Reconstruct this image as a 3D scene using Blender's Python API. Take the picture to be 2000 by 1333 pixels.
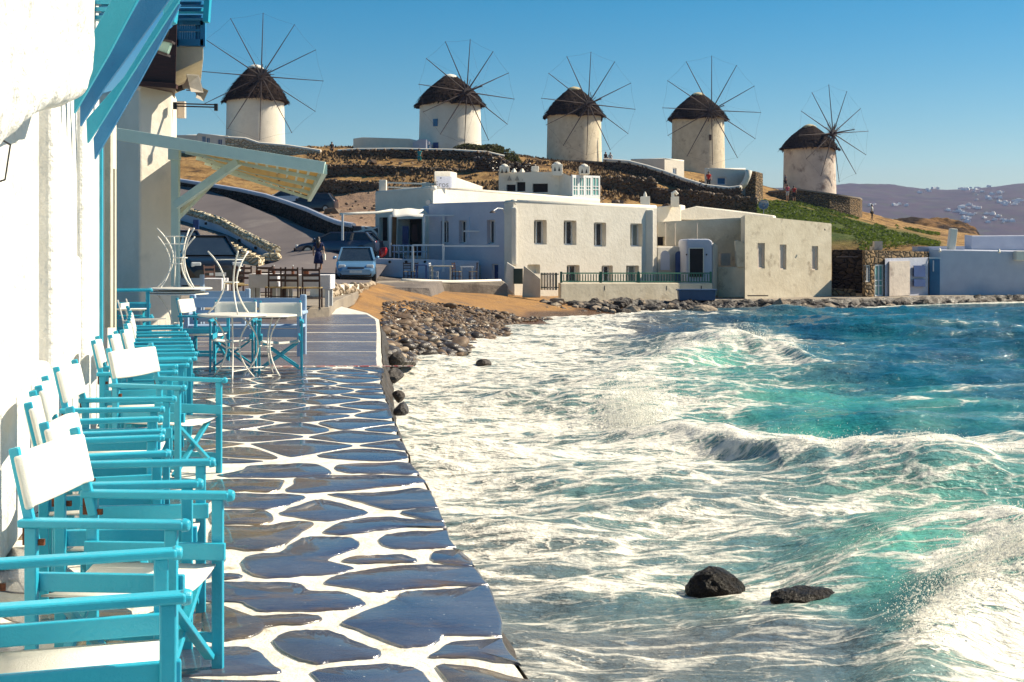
import bpy, math, random
import numpy as np
from mathutils import Vector, Matrix
R=math.radians
random.seed(7); RNG=np.random.RandomState(11)
for o in list(bpy.data.objects): bpy.data.objects.remove(o)
SC=bpy.context.scene; COL=SC.collection
# ---------------------------------------------------------------- camera, sky, sun, exposure
H=1.54; F=2600.0; YH=488.0          # eye height, focal length in photo pixels, horizon row
cd=bpy.data.cameras.new('camera'); cam=bpy.data.objects.new('camera',cd); COL.objects.link(cam)
cd.sensor_width=36; cd.lens=36*F/2000; cd.shift_y=-(666.5-YH)/2000; cd.clip_start=.1; cd.clip_end=20000
cam.location=(0,0,H); cam.rotation_euler=(R(90),0,0); SC.camera=cam
SUN_AZ,SUN_EL=74.0,40.0
w=bpy.data.worlds.new('World'); SC.world=w; w.use_nodes=True
nt=w.node_tree; bg=nt.nodes['Background']
sk=nt.nodes.new('ShaderNodeTexSky'); sk.sky_type='NISHITA'; sk.sun_disc=False
sk.sun_elevation=R(SUN_EL); sk.sun_rotation=R(SUN_AZ); sk.altitude=300; sk.air_density=1.0; sk.dust_density=0.3; sk.ozone_density=3.0
hs=nt.nodes.new('ShaderNodeHueSaturation'); hs.inputs['Saturation'].default_value=1.6; hs.inputs['Value'].default_value=1.0; hs.inputs['Hue'].default_value=0.487
nt.links.new(sk.outputs[0],hs.inputs['Color']); nt.links.new(hs.outputs[0],bg.inputs[0]); bg.inputs[1].default_value=0.055
sd=bpy.data.lights.new('sun','SUN'); sun=bpy.data.objects.new('sun',sd); COL.objects.link(sun)
sd.energy=5.0; sd.angle=R(.53); sd.color=(1,.875,.67)
sv=Vector((math.sin(R(SUN_AZ))*math.cos(R(SUN_EL)),math.cos(R(SUN_AZ))*math.cos(R(SUN_EL)),math.sin(R(SUN_EL))))
sun.rotation_euler=(-sv).to_track_quat('-Z','Y').to_euler(); sun.location=sv*400
vs=SC.view_settings; vs.view_transform='Standard'; vs.look='None'; vs.gamma=1; vs.use_curve_mapping=False; vs.exposure=0.86
SC.cycles.max_bounces=6; SC.cycles.diffuse_bounces=3; SC.cycles.glossy_bounces=3; SC.cycles.transparent_max_bounces=8
# ---------------------------------------------------------------- helpers
def P(px,py,d): return Vector(((px-1000)*d/F, d, H-(py-YH)*d/F))      # photo pixel at depth d -> point
def PX(px,d): return (px-1000)*d/F
def PZ(py,d): return H-(py-YH)*d/F
def G(px,py,z=0.0):                                                    # photo pixel on the level z
    d=(H-z)*F/(py-YH); return Vector(((px-1000)*d/F,d,z))
def tag(o,label=None,cat=None,group=None,kind=None):
    if label: o['label']=label
    if cat: o['category']=cat
    if group: o['group']=group
    if kind: o['kind']=kind
    elif label and 'kind' not in o: o['kind']='thing'
    return o
def thing(name,label,cat,loc=(0,0,0),group=None,rz=0):
    o=bpy.data.objects.new(name,None); COL.objects.link(o); o.location=loc; o.rotation_euler[2]=rz; o.empty_display_size=.2
    return tag(o,label,cat,group)
class MB:
    def __init__(s): s.v=[]; s.f=[]
    def add(s,vs,fs):
        n=len(s.v); s.v+= [tuple(x) for x in vs]; s.f+=[tuple(i+n for i in f) for f in fs]; return s
    def box(s,c,d,rz=0,M=None):
        hx,hy,hz=d[0]/2,d[1]/2,d[2]/2
        vs=[Vector((x,y,z)) for x in(-hx,hx) for y in(-hy,hy) for z in(-hz,hz)]
        if rz: Rm=Matrix.Rotation(rz,3,'Z'); vs=[Rm@v for v in vs]
        if M: vs=[M@v for v in vs]
        c=Vector(c); return s.add([v+c for v in vs],[(0,1,3,2),(4,6,7,5),(0,4,5,1),(2,3,7,6),(0,2,6,4),(1,5,7,3)])
    def bar(s,a,b,w,h,up=(0,0,1)):
        a=Vector(a);b=Vector(b);t=(b-a).normalized();u=Vector(up)
        if abs(t.dot(u))>.98: u=Vector((0,1,0))
        r=t.cross(u).normalized()*w/2; q=r.cross(t).normalized()*h/2
        vs=[a-r-q,a+r-q,a+r+q,a-r+q,b-r-q,b+r-q,b+r+q,b-r+q]
        return s.add(vs,[(0,1,2,3),(7,6,5,4),(0,4,5,1),(1,5,6,2),(2,6,7,3),(3,7,4,0)])
    def tube(s,pts,r,n=6,cap=True):
        pts=[Vector(p) for p in pts]; rs=r if isinstance(r,(list,tuple)) else [r]*len(pts); b=len(s.v); pr=None
        for i,p in enumerate(pts):
            t=(pts[min(i+1,len(pts)-1)]-pts[max(i-1,0)])
            t=t.normalized() if t.length>1e-9 else Vector((0,0,1))
            if pr is None: pr=t.cross(Vector((0,0,1)) if abs(t.z)<.9 else Vector((1,0,0))).normalized()
            else: pr=(pr-t*pr.dot(t)).normalized()
            q=t.cross(pr)
            for k in range(n):
                a=2*math.pi*k/n; s.v.append(tuple(p+(pr*math.cos(a)+q*math.sin(a))*rs[i]))
        for i in range(len(pts)-1):
            for k in range(n):
                k2=(k+1)%n; s.f.append((b+i*n+k,b+i*n+k2,b+(i+1)*n+k2,b+(i+1)*n+k))
        if cap: s.f.append(tuple(b+k for k in range(n))[::-1]); s.f.append(tuple(b+(len(pts)-1)*n+k for k in range(n)))
        return s
    def lathe(s,prof,n=24,c=(0,0,0),jit=0):
        b=len(s.v); c=Vector(c)
        for (r,z) in prof:
            for k in range(n):
                a=2*math.pi*k/n; rr=r*(1+random.uniform(-jit,jit)); s.v.append((c.x+rr*math.cos(a),c.y+rr*math.sin(a),c.z+z))
        for i in range(len(prof)-1):
            for k in range(n):
                k2=(k+1)%n; s.f.append((b+i*n+k,b+i*n+k2,b+(i+1)*n+k2,b+(i+1)*n+k))
        s.f.append(tuple(b+k for k in range(n))[::-1]); s.f.append(tuple(b+(len(prof)-1)*n+k for k in range(n)))
        return s
    def prism(s,poly,off):
        """poly: list of 3-D points, extruded by the vector off"""
        n=len(poly); off=Vector(off); A=[Vector(p) for p in poly]
        fs=[tuple(range(n)),tuple(range(2*n-1,n-1,-1))]+[(i,i+n,(i+1)%n+n,(i+1)%n) for i in range(n)]
        return s.add(A+[p+off for p in A],fs)
    def lump(s,c,r,seed=0,sub=1,flat=1.0):
        vs,fs=ICO[sub]; rn=random.Random(seed); c=Vector(c); ax=Matrix.Rotation(rn.uniform(0,6.28),3,'Z')@Matrix.Rotation(rn.uniform(-.4,.4),3,'X')
        sx,sy,sz=r
        pl=[(Vector((rn.gauss(0,1),rn.gauss(0,1),rn.gauss(0,1))).normalized(),rn.uniform(.55,.85)) for _ in range(6)]
        out=[]
        for v in vs:
            q=Vector(v)
            for nn,dd in pl:
                t=q.dot(nn)
                if t>dd: q=q-nn*(t-dd)
            q=Vector((q.x*sx,q.y*sy,q.z*sz)); out.append(c+ax@q)
        return s.add(out,fs)
    def build(s,name,mat,parent=None,smooth=False,bevel=0,seg=2,autos=None):
        me=bpy.data.meshes.new(name); off=Vector((0,0,0))
        if parent is not None:
            off=Vector(parent.location); 
            if parent.parent is not None: off=off+Vector(parent.parent.location)
        me.from_pydata([(v[0]-off.x,v[1]-off.y,v[2]-off.z) for v in s.v],[],s.f); me.validate(clean_customdata=False)
        o=bpy.data.objects.new(name,me); COL.objects.link(o)
        if parent is not None: o.parent=parent
        if mat: me.materials.append(mat)
        fixn(me)
        if smooth: me.shade_smooth()
        if autos is not None: me.shade_smooth(); me.set_sharp_from_angle(angle=R(autos))
        if bevel:
            m=o.modifiers.new('bevel','BEVEL'); m.width=bevel; m.segments=seg; m.limit_method='ANGLE'; m.angle_limit=R(35); m.harden_normals=False
        return o
import bmesh
def fixn(me):
    bm=bmesh.new(); bm.from_mesh(me); bmesh.ops.recalc_face_normals(bm,faces=bm.faces); bm.to_mesh(me); bm.free()
ICO={}
for sb in (1,2,3):
    bm=bmesh.new(); bmesh.ops.create_icosphere(bm,subdivisions=sb,radius=1); ICO[sb]=([tuple(v.co) for v in bm.verts],[tuple(v.index for v in f.verts) for f in bm.faces]); bm.free()
def place(o,mesh_off): pass
def copytree(src,parent=None):
    c=src.copy(); COL.objects.link(c)
    if parent is not None: c.parent=parent
    for ch in src.children: copytree(ch,c)
    return c
# numpy noise
def _h(ix,iy,s):
    n=(ix.astype(np.int64)*374761393+iy.astype(np.int64)*668265263+s*1442695041)&0xffffffff
    n=((n^(n>>13))*1274126177)&0xffffffff; n=n^(n>>16)
    return (n&0xffff)/65535.0
def vnoise(x,y,s=0):
    ix=np.floor(x); iy=np.floor(y); fx=x-ix; fy=y-iy; ux=fx*fx*(3-2*fx); uy=fy*fy*(3-2*fy)
    a=_h(ix,iy,s);b=_h(ix+1,iy,s);c=_h(ix,iy+1,s);d=_h(ix+1,iy+1,s)
    return (a*(1-ux)+b*ux)*(1-uy)+(c*(1-ux)+d*ux)*uy
def fbm(x,y,o=4,s=0,g=.5):
    t=0;a=1;n=0
    for i in range(o): t=t+a*(vnoise(x,y,s+i*17)*2-1); n+=a; a*=g; x=x*2.03+5.1; y=y*2.03-3.7
    return t/n
def grid_mesh(name,X,Y,Z,mat,kind='structure',parent=None,attrs=None,smooth=True):
    r,c=X.shape; me=bpy.data.meshes.new(name)
    co=np.stack([X,Y,Z],-1).reshape(-1,3).astype(np.float32)
    i=np.arange(r*c).reshape(r,c); q=np.stack([i[:-1,:-1],i[:-1,1:],i[1:,1:],i[1:,:-1]],-1).reshape(-1,4)
    me.vertices.add(len(co)); me.vertices.foreach_set('co',co.ravel())
    me.loops.add(q.size); me.loops.foreach_set('vertex_index',q.ravel().astype(np.int32))
    me.polygons.add(len(q)); me.polygons.foreach_set('loop_start',(np.arange(len(q))*4).astype(np.int32))
    me.polygons.foreach_set('loop_total',np.full(len(q),4,np.int32)); me.update(calc_edges=True)
    if attrs:
        for k,v in attrs.items():
            a=me.attributes.new(k,'FLOAT','POINT'); a.data.foreach_set('value',v.ravel().astype(np.float32))
    me.materials.append(mat)
    if smooth: me.shade_smooth()
    o=bpy.data.objects.new(name,me); COL.objects.link(o)
    if kind: o['kind']=kind
    if parent: o.parent=parent
    return o
def rbf(pts):
    p=np.array(pts,float); xy=p[:,:2]/50.; n=len(p)
    d=np.linalg.norm(xy[:,None]-xy[None],axis=-1); K=np.where(d>0,d*d*np.log(d+1e-12),0)+np.eye(n)*1e-3
    A=np.zeros((n+3,n+3)); A[:n,:n]=K; A[:n,n]=1; A[:n,n+1:]=xy; A[n,:n]=1; A[n+1:,:n]=xy.T
    wt=np.linalg.solve(A,np.concatenate([p[:,2],[0,0,0]]))
    def f(X,Y):
        X=np.asarray(X,float)/50;Y=np.asarray(Y,float)/50; t=wt[n]+wt[n+1]*X+wt[n+2]*Y
        for i in range(n):
            r2=(X-xy[i,0])**2+(Y-xy[i,1])**2; t=t+wt[i]*np.where(r2>0,.5*r2*np.log(r2+1e-12),0)
        return t
    return f
# ---------------------------------------------------------------- materials
def nodes(m):
    m.use_nodes=True; n=m.node_tree.nodes; l=m.node_tree.links; return n,l,n['Principled BSDF']
def mk(name,c1,c2=None,scale=4,rough=.7,bump=0,bscale=None,detail=6,c3=None,s3=.6,t3=.55,spec=.5,metal=0,stretch=None,rough2=None,lo=.35,hi=.65,dist=1.0,geo=False,specks=0):
    """two-tone noise material with optional blotches of a third colour and fine relief"""
    m=bpy.data.materials.new(name); n,l,b=nodes(m)
    b.inputs['Roughness'].default_value=rough; b.inputs['Metallic'].default_value=metal; b.inputs['Specular IOR Level'].default_value=spec
    if c2 is None: c2=tuple(x*.88 for x in c1)
    tc=n.new('ShaderNodeTexCoord'); oi=n.new('ShaderNodeObjectInfo')
    ad=n.new('ShaderNodeVectorMath'); ad.operation='MULTIPLY_ADD'; ad.inputs[1].default_value=(37,37,37)
    l.new(oi.outputs['Random'],ad.inputs[0]); l.new(tc.outputs['Object'],ad.inputs[2]); vec=ad.outputs[0]
    if stretch:
        mp=n.new('ShaderNodeMapping'); mp.inputs['Scale'].default_value=stretch; l.new(vec,mp.inputs[0]); vec=mp.outputs[0]
    nz=n.new('ShaderNodeTexNoise'); nz.inputs['Scale'].default_value=scale; nz.inputs['Detail'].default_value=detail; nz.inputs['Roughness'].default_value=.6; l.new(vec,nz.inputs['Vector'])
    cr=n.new('ShaderNodeValToRGB'); cr.color_ramp.elements[0].position=lo; cr.color_ramp.elements[1].position=hi
    cr.color_ramp.elements[0].color=(*c1,1); cr.color_ramp.elements[1].color=(*c2,1); l.new(nz.outputs[0],cr.inputs[0]); col=cr.outputs[0]
    if c3:
        n3=n.new('ShaderNodeTexNoise'); n3.inputs['Scale'].default_value=s3; n3.inputs['Detail'].default_value=8; n3.inputs['Roughness'].default_value=.65; l.new(vec,n3.inputs['Vector'])
        r3=n.new('ShaderNodeValToRGB'); r3.color_ramp.elements[0].position=t3; r3.color_ramp.elements[1].position=t3+.12; l.new(n3.outputs[0],r3.inputs[0])
        mx=n.new('ShaderNodeMix'); mx.data_type='RGBA'; l.new(r3.outputs[0],mx.inputs[0]); l.new(col,mx.inputs[6]); mx.inputs[7].default_value=(*c3,1); col=mx.outputs[2]
    if specks:
        v=n.new('ShaderNodeTexVoronoi'); v.inputs['Scale'].default_value=16; l.new(tc.outputs['Object'],v.inputs[0]); sr=n.new('ShaderNodeMath'); sr.operation='LESS_THAN'; sr.inputs[1].default_value=.055; l.new(v.outputs['Distance'],sr.inputs[0])
        x2=n.new('ShaderNodeMix'); x2.data_type='RGBA'; l.new(sr.outputs[0],x2.inputs[0]); l.new(col,x2.inputs[6]); x2.inputs[7].default_value=(.5,.48,.44,1); col=x2.outputs[2]
    l.new(col,b.inputs['Base Color'])
    if rough2 is not None:
        mr=n.new('ShaderNodeMapRange'); mr.inputs['From Min'].default_value=.3; mr.inputs['From Max'].default_value=.7; mr.inputs['To Min'].default_value=rough; mr.inputs['To Max'].default_value=rough2
        l.new(nz.outputs[0],mr.inputs[0]); l.new(mr.outputs[0],b.inputs['Roughness'])
    if specks: b.inputs['Coat Weight'].default_value=.7; b.inputs['Coat Roughness'].default_value=.06
    if bump:
        nb=n.new('ShaderNodeTexNoise'); nb.inputs['Scale'].default_value=bscale or scale*4; nb.inputs['Detail'].default_value=8; nb.inputs['Roughness'].default_value=.6; l.new(vec,nb.inputs['Vector'])
        bp=n.new('ShaderNodeBump'); bp.inputs['Strength'].default_value=min(1,bump); bp.inputs['Distance'].default_value=dist*.05; l.new(nb.outputs[0],bp.inputs['Height']); l.new(bp.outputs[0],b.inputs['Normal'])
    return m
def stonemat(name,c1,c2,c3,mortar,scale=3,bump=1,mw=.08,dist=.06):
    """field of rubble stones: Voronoi cells with recessed joints, one tone per stone"""
    m=bpy.data.materials.new(name); n,l,b=nodes(m); b.inputs['Roughness'].default_value=.9; b.inputs['Specular IOR Level'].default_value=.2
    tc=n.new('ShaderNodeTexCoord'); nw=n.new('ShaderNodeTexNoise'); nw.inputs['Scale'].default_value=scale*.8
    l.new(tc.outputs['Object'],nw.inputs['Vector'])
    ad=n.new('ShaderNodeVectorMath'); ad.operation='MULTIPLY_ADD'; ad.inputs[1].default_value=(.3/scale*1.5,)*3; l.new(nw.outputs[1],ad.inputs[0]); l.new(tc.outputs['Object'],ad.inputs[2])
    mp=n.new('ShaderNodeMapping'); mp.inputs['Scale'].default_value=(1,1,1.7); l.new(ad.outputs[0],mp.inputs[0])
    v=n.new('ShaderNodeTexVoronoi'); v.inputs['Scale'].default_value=scale; l.new(mp.outputs[0],v.inputs[0])
    ve=n.new('ShaderNodeTexVoronoi'); ve.feature='DISTANCE_TO_EDGE'; ve.inputs['Scale'].default_value=scale; l.new(mp.outputs[0],ve.inputs[0])
    sp=n.new('ShaderNodeSeparateColor'); l.new(v.outputs['Color'],sp.inputs[0])
    cr=n.new('ShaderNodeValToRGB'); e=cr.color_ramp.elements; e[0].color=(*c1,1); e[1].color=(*c3,1); e.new(.5).color=(*c2,1); l.new(sp.outputs[0],cr.inputs[0])
    er=n.new('ShaderNodeValToRGB'); er.color_ramp.elements[0].position=mw*.4; er.color_ramp.elements[1].position=mw; l.new(ve.outputs['Distance'],er.inputs[0])
    mx=n.new('ShaderNodeMix'); mx.data_type='RGBA'; l.new(er.outputs[0],mx.inputs[0]); mx.inputs[6].default_value=(*mortar,1); l.new(cr.outputs[0],mx.inputs[7]); l.new(mx.outputs[2],b.inputs['Base Color'])
    bp=n.new('ShaderNodeBump'); bp.inputs['Strength'].default_value=bump; bp.inputs['Distance'].default_value=dist
    er2=n.new('ShaderNodeValToRGB'); er2.color_ramp.elements[1].position=mw*3; l.new(ve.outputs['Distance'],er2.inputs[0]); l.new(er2.outputs[0],bp.inputs['Height']); l.new(bp.outputs[0],b.inputs['Normal'])
    return m
M={}
M['plaster']=mk('white_plaster',(.75,.70,.61),(.68,.63,.54),scale=1.2,rough=.85,bump=.6,bscale=6,c3=(.60,.57,.50),s3=.9,t3=.60,spec=.2,dist=.6)
M['plaster_near']=mk('lumpy_whitewash',(.80,.79,.75),(.70,.69,.65),scale=3,rough=.85,bump=1,bscale=5,c3=(.58,.54,.44),s3=2.2,t3=.62,spec=.2,dist=1.6)
M['plaster_cream']=mk('weathered_cream_plaster',(.66,.59,.46),(.56,.49,.37),scale=1.5,rough=.9,bump=.6,bscale=5,c3=(.38,.32,.24),s3=1.3,t3=.57,spec=.15,dist=.6)
M['plaster_blue_shade']=mk('blue_shade_whitewash',(.50,.52,.60),(.44,.46,.55),scale=1.2,rough=.85,bump=.4,bscale=5,spec=.2)  # white plaster with blue shade put into its colour; also grey render
M['plaster_old']=mk('stained_old_plaster',(.66,.58,.50),(.54,.46,.40),scale=.9,rough=.9,bump=.6,bscale=3,c3=(.26,.20,.17),s3=.55,t3=.56,spec=.15)
M['teal']=mk('turquoise_paint',(.020,.38,.53),(.016,.33,.48),scale=3,rough=.38,bump=.15,bscale=60,c3=(.03,.11,.16),s3=30,t3=.69,spec=.5)
M['blue']=mk('blue_paint',(.018,.20,.42),(.015,.16,.36),scale=3,rough=.42,bump=.15,bscale=50,spec=.5,c3=(.012,.11,.26),s3=6,t3=.64)
M['paleblue']=mk('pale_blue_paint',(.34,.46,.62),(.30,.41,.56),scale=3,rough=.5,bump=.1)
M['palegreen']=mk('pale_green_paint',(.52,.66,.60),(.46,.60,.55),scale=3,rough=.55,bump=.15,c3=(.38,.47,.40),s3=3,t3=.62)
M['reed']=mk('straw_matting',(.60,.50,.30),(.46,.37,.20),scale=14,rough=.9,bump=.6,stretch=(1,8,1))
M['canvas']=mk('cream_canvas',(.90,.88,.82),(.86,.84,.77),scale=30,rough=.9,bump=.3,bscale=200,spec=.15,c3=(.72,.62,.40),s3=4,t3=.68)
M['ironwhite']=mk('white_enamel',(.80,.78,.70),(.74,.70,.62),scale=12,rough=.4,c3=(.45,.30,.16),s3=14,t3=.68)
M['rust']=mk('rusty_iron',(.20,.06,.02),(.09,.03,.015),scale=30,rough=.85,bump=.5)
M['slate']=mk('wet_slate',(.040,.045,.080),(.085,.088,.115),scale=2.2,rough=.07,rough2=.30,bump=.8,bscale=6,c3=(.13,.085,.045),s3=1.7,t3=.55,spec=.7,dist=.35,stretch=(1,2.2,1),specks=1)
M['slate_brown']=mk('wet_brown_slate',(.11,.082,.055),(.055,.048,.048),scale=2.5,rough=.09,rough2=.34,bump=.8,bscale=6,c3=(.19,.135,.065),s3=1.9,t3=.48,spec=.7,dist=.35,stretch=(1,2.2,1),specks=1)
M['slate_grey']=mk('wet_grey_slate',(.075,.078,.105),(.040,.045,.07),scale=2,rough=.07,rough2=.32,bump=.8,bscale=6,c3=(.16,.12,.075),s3=1.8,t3=.57,spec=.7,dist=.35,stretch=(1,2.2,1),specks=1)
M['grout']=mk('whitewashed_joint',(.80,.77,.70),(.66,.61,.52),scale=7,rough=.55,bump=1,bscale=22,c3=(.36,.29,.18),s3=4,t3=.60,spec=.3,dist=.4)
M['concrete']=mk('worn_concrete',(.17,.15,.16),(.10,.095,.12),scale=1.3,rough=.12,rough2=.45,bump=.4,bscale=9,c3=(.25,.21,.18),s3=1.2,t3=.55,stretch=(.7,1.2,1))
M['asphalt']=mk('worn_asphalt',(.135,.115,.115),(.10,.085,.088),scale=.5,rough=.85,bump=.3,bscale=20,c3=(.17,.15,.145),s3=.25,t3=.55)
M['quay']=mk('quay_concrete',(.27,.23,.18),(.20,.17,.14),scale=.8,rough=.85,bump=.5,bscale=6,c3=(.12,.10,.08),s3=.6,t3=.58)
M['sand']=mk('ochre_sand',(.36,.175,.035),(.27,.125,.03),scale=.7,rough=.9,bump=.6,bscale=12,c3=(.22,.12,.05),s3=.5,t3=.60)
M['pebble']=mk('beach_pebble',(.17,.105,.055),(.085,.058,.04),scale=2,rough=.5,rough2=.8,bump=.3,bscale=20,c3=(.26,.18,.10),s3=1.2,t3=.60)
M['pebble_dark']=mk('wet_dark_pebble',(.062,.046,.034),(.040,.031,.024),scale=3,rough=.2,rough2=.5,bump=.3,bscale=20,spec=.6)
M['pebble_pale']=mk('pale_pebble',(.40,.31,.21),(.30,.23,.16),scale=3,rough=.7,bump=.3,bscale=20)
M['rockdark']=mk('wet_shore_rock',(.022,.018,.017),(.055,.042,.033),scale=1.5,rough=.35,rough2=.8,bump=1,bscale=6,c3=(.14,.10,.06),s3=1,t3=.64,dist=2)
M['rockpale']=mk('pale_shore_rock',(.36,.29,.21),(.26,.20,.15),scale=1.5,rough=.85,bump=1,bscale=6,c3=(.14,.10,.07),s3=1,t3=.56,dist=2)
M['searock']=mk('barnacled_black_rock',(.005,.0045,.0045),(.014,.009,.007),scale=9,rough=.3,rough2=.6,bump=1,bscale=28,c3=(.14,.07,.04),s3=26,t3=.66,spec=.25,dist=1.5)
M['rubble']=stonemat('dry_stone_wall',(.12,.082,.05),(.20,.14,.08),(.06,.045,.035),(.012,.010,.009),scale=1.9,mw=.09,dist=.15)
M['rubblefine']=stonemat('small_rubble_wall',(.27,.18,.095),(.20,.14,.08),(.12,.09,.06),(.06,.045,.03),scale=2.6,mw=.08,dist=.1)
M['rubblecream']=stonemat('whitewashed_rubble',(.72,.64,.47),(.62,.54,.40),(.50,.43,.31),(.34,.26,.15),scale=2.6,mw=.09,dist=.12)
M['rubbleblack']=stonemat('shade_dark_stone_wall',(.035,.028,.026),(.05,.04,.035),(.022,.018,.018),(.008,.007,.007),scale=2.2,mw=.07,dist=.1)  # dark stone, with the shade on its walls put into the colour
M['whitestone']=stonemat('stones_outlined_in_whitewash',(.05,.04,.05),(.10,.08,.09),(.03,.03,.04),(.68,.66,.66),scale=1.6,mw=.14,dist=.03)
M['thatch']=mk('dark_thatch',(.042,.027,.021),(.016,.012,.011),scale=4,rough=.95,bump=1,bscale=14,stretch=(2,2,.5),c3=(.12,.085,.06),s3=1.2,t3=.60,dist=3,spec=.1)
M['thatchlight']=mk('pale_reed_cap',(.55,.47,.28),(.42,.35,.20),scale=4,rough=.9,bump=.5)
M['wooddark']=mk('weathered_dark_wood',(.06,.042,.04),(.035,.025,.028),scale=3,rough=.8,stretch=(1,1,4))
M['maroon']=mk('maroon_boards',(.050,.012,.010),(.030,.008,.008),scale=3,rough=.6,bump=.3,stretch=(1,1,8))
M['chairwood']=mk('brown_chair_wood',(.060,.022,.012),(.035,.014,.010),scale=5,rough=.45)
M['cloth']=mk('pale_tablecloth',(.66,.66,.70),(.60,.60,.64),scale=3,rough=.85,bump=.3)
M['glass']=mk('dark_window_glass',(.015,.022,.035),(.02,.03,.045),scale=2,rough=.06,spec=.8)
M['glassgreen']=mk('green_tinted_glass',(.13,.36,.34),(.11,.31,.30),scale=2,rough=.08,spec=.8)
M['curtain']=mk('net_curtained_pane',(.22,.25,.23),(.16,.18,.17),scale=3,rough=.25,stretch=(6,6,.3))
M['frame']=mk('white_window_frame',(.62,.64,.66),(.58,.60,.62),scale=3,rough=.5)
M['doorblue']=mk('deep_blue_door',(.020,.06,.20),(.015,.045,.16),scale=3,rough=.5)
M['doorteal']=mk('bright_blue_door',(.02,.16,.32),(.015,.13,.28),scale=3,rough=.5)
M['void']=mk('dark_interior',(.010,.009,.010),(.015,.013,.014),scale=2,rough=.9)
M['green']=mk('green_railing_paint',(.025,.14,.085),(.02,.11,.07),scale=4,rough=.5)
M['greendark']=mk('dark_green_gate',(.015,.035,.03),(.02,.045,.035),scale=4,rough=.6)
M['chestblue']=mk('blue_chest_paint',(.045,.095,.19),(.035,.08,.16),scale=3,rough=.5)
M['bush']=mk('scrub_leaves',(.045,.078,.012),(.072,.108,.018),scale=1.2,rough=.8,c3=(.085,.07,.02),s3=.6,t3=.62)
M['bushdark']=mk('dark_scrub_leaves',(.025,.030,.010),(.045,.045,.015),scale=1.2,rough=.8)
M['tyre']=mk('tyre_rubber',(.012,.012,.013),(.018,.018,.018),scale=9,rough=.8)
M['rim']=mk('alloy_rim',(.40,.41,.43),(.35,.36,.38),scale=5,rough=.3,metal=.8)
M['black']=mk('black_plastic',(.012,.012,.014),(.018,.018,.02),scale=5,rough=.5)
M['headlamp']=mk('headlight_lens',(.62,.64,.64),(.5,.52,.53),scale=8,rough=.1,spec=.8)
M['redlamp']=mk('tail_light_lens',(.35,.02,.02),(.25,.015,.015),scale=8,rough=.15)
M['plate']=mk('number_plate',(.60,.60,.58),None,scale=8,rough=.4)
M['skin']=mk('skin',(.42,.23,.14),(.38,.20,.12),scale=5,rough=.55)
M['hair']=mk('dark_hair',(.015,.010,.008),(.03,.018,.012),scale=8,rough=.5)
M['horn']=mk('grey_horn_paint',(.36,.33,.28),(.28,.25,.21),scale=5,rough=.6)
M['metalgrey']=mk('dull_metal',(.30,.31,.33),(.24,.25,.27),scale=6,rough=.4,metal=.6)
M['lantern']=mk('green_lantern_glass',(.30,.45,.38),(.25,.38,.33),scale=5,rough=.2)
def translucent(m,f,col):
    n=m.node_tree.nodes; l=m.node_tree.links; b=n['Principled BSDF']; o=n['Material Output']; t=n.new('ShaderNodeBsdfTranslucent'); t.inputs[0].default_value=(*col,1); x=n.new('ShaderNodeMixShader'); x.inputs[0].default_value=f
    l.new(b.outputs[0],x.inputs[1]); l.new(t.outputs[0],x.inputs[2]); l.new(x.outputs[0],o.inputs[0])
translucent(M['bush'],.28,(.14,.20,.02)); translucent(M['bushdark'],.3,(.08,.09,.02)); translucent(M['reed'],.45,(.62,.48,.22)); translucent(M['canvas'],.22,(.85,.78,.58))
def cloth(name,c): return mk(name,c,tuple(x*.8 for x in c),scale=6,rough=.9,spec=.2)
# ---------------------------------------------------------------- the terrain
SEA=-1.3
def C(l): return [(PX(a,d),d,PZ(b,d)) for a,b,d in l]
TP=C([(400,560,48),(600,552,56),(700,552,56),(735,552,60),(500,577,38),(300,560,48),(800,548,60),(980,552,62),(622,541,62),
(600,500,68),(500,452,74),(420,415,80),(360,390,86),(480,508,63),(500,525,58),(400,455,70),(560,400,84),(610,417,105),(650,421,100),(650,380,115),(735,437,95),(700,402,106),
(720,445,78),(650,372,116),(650,352,118),(640,345,121),(640,322,124),(900,322,124),(640,308,131),(900,316,129),(500,303,140),(500,288,150),(880,296,141),(700,292,142),
(1000,345,112),(1120,320,158),(1100,385,100),(1250,397,105),(1180,322,155),(1365,338,165),(1300,352,147),(1400,394,122),(1400,442,95),(1480,388,130),(1580,386,170),(1500,380,150),
(1540,398,145),(1680,424,160),(1700,442,140),(1740,458,118),(1750,470,110),(1600,442,115),(1630,489,85),(1830,492,80),(1800,476,130),(1900,488,120),(2150,500,120),(1290,560,80),(1500,560,82),(800,515,80),(1100,560,78),
(300,400,90),(200,350,112),(340,292,150),(100,300,150),(0,560,48),(1700,575,80),(2100,580,84)])
TP+=[(-60,50,1),(-60,100,6),(-70,160,12),(-60,230,2),(0,230,3),(60,235,2),(120,230,-2),(150,160,-2),(130,100,-2),(90,80,-1.4),(70,200,2.5),(40,200,5),(-20,200,7),(30,185,9)]
TZ=rbf(TP)
xs=np.linspace(-62,150,300); ys=np.concatenate([np.linspace(36,180,300),np.linspace(182,235,40)])
X,Y=np.meshgrid(xs,ys); Z=TZ(X,Y)
rough=np.clip((Z-2.2)/3,0,1)*np.clip((Y-88)/8,0,1)
Z=Z+rough*(.28*fbm(X*.35,Y*.35,5,3)+.10*fbm(X*1.6,Y*1.6,3,9))
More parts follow.
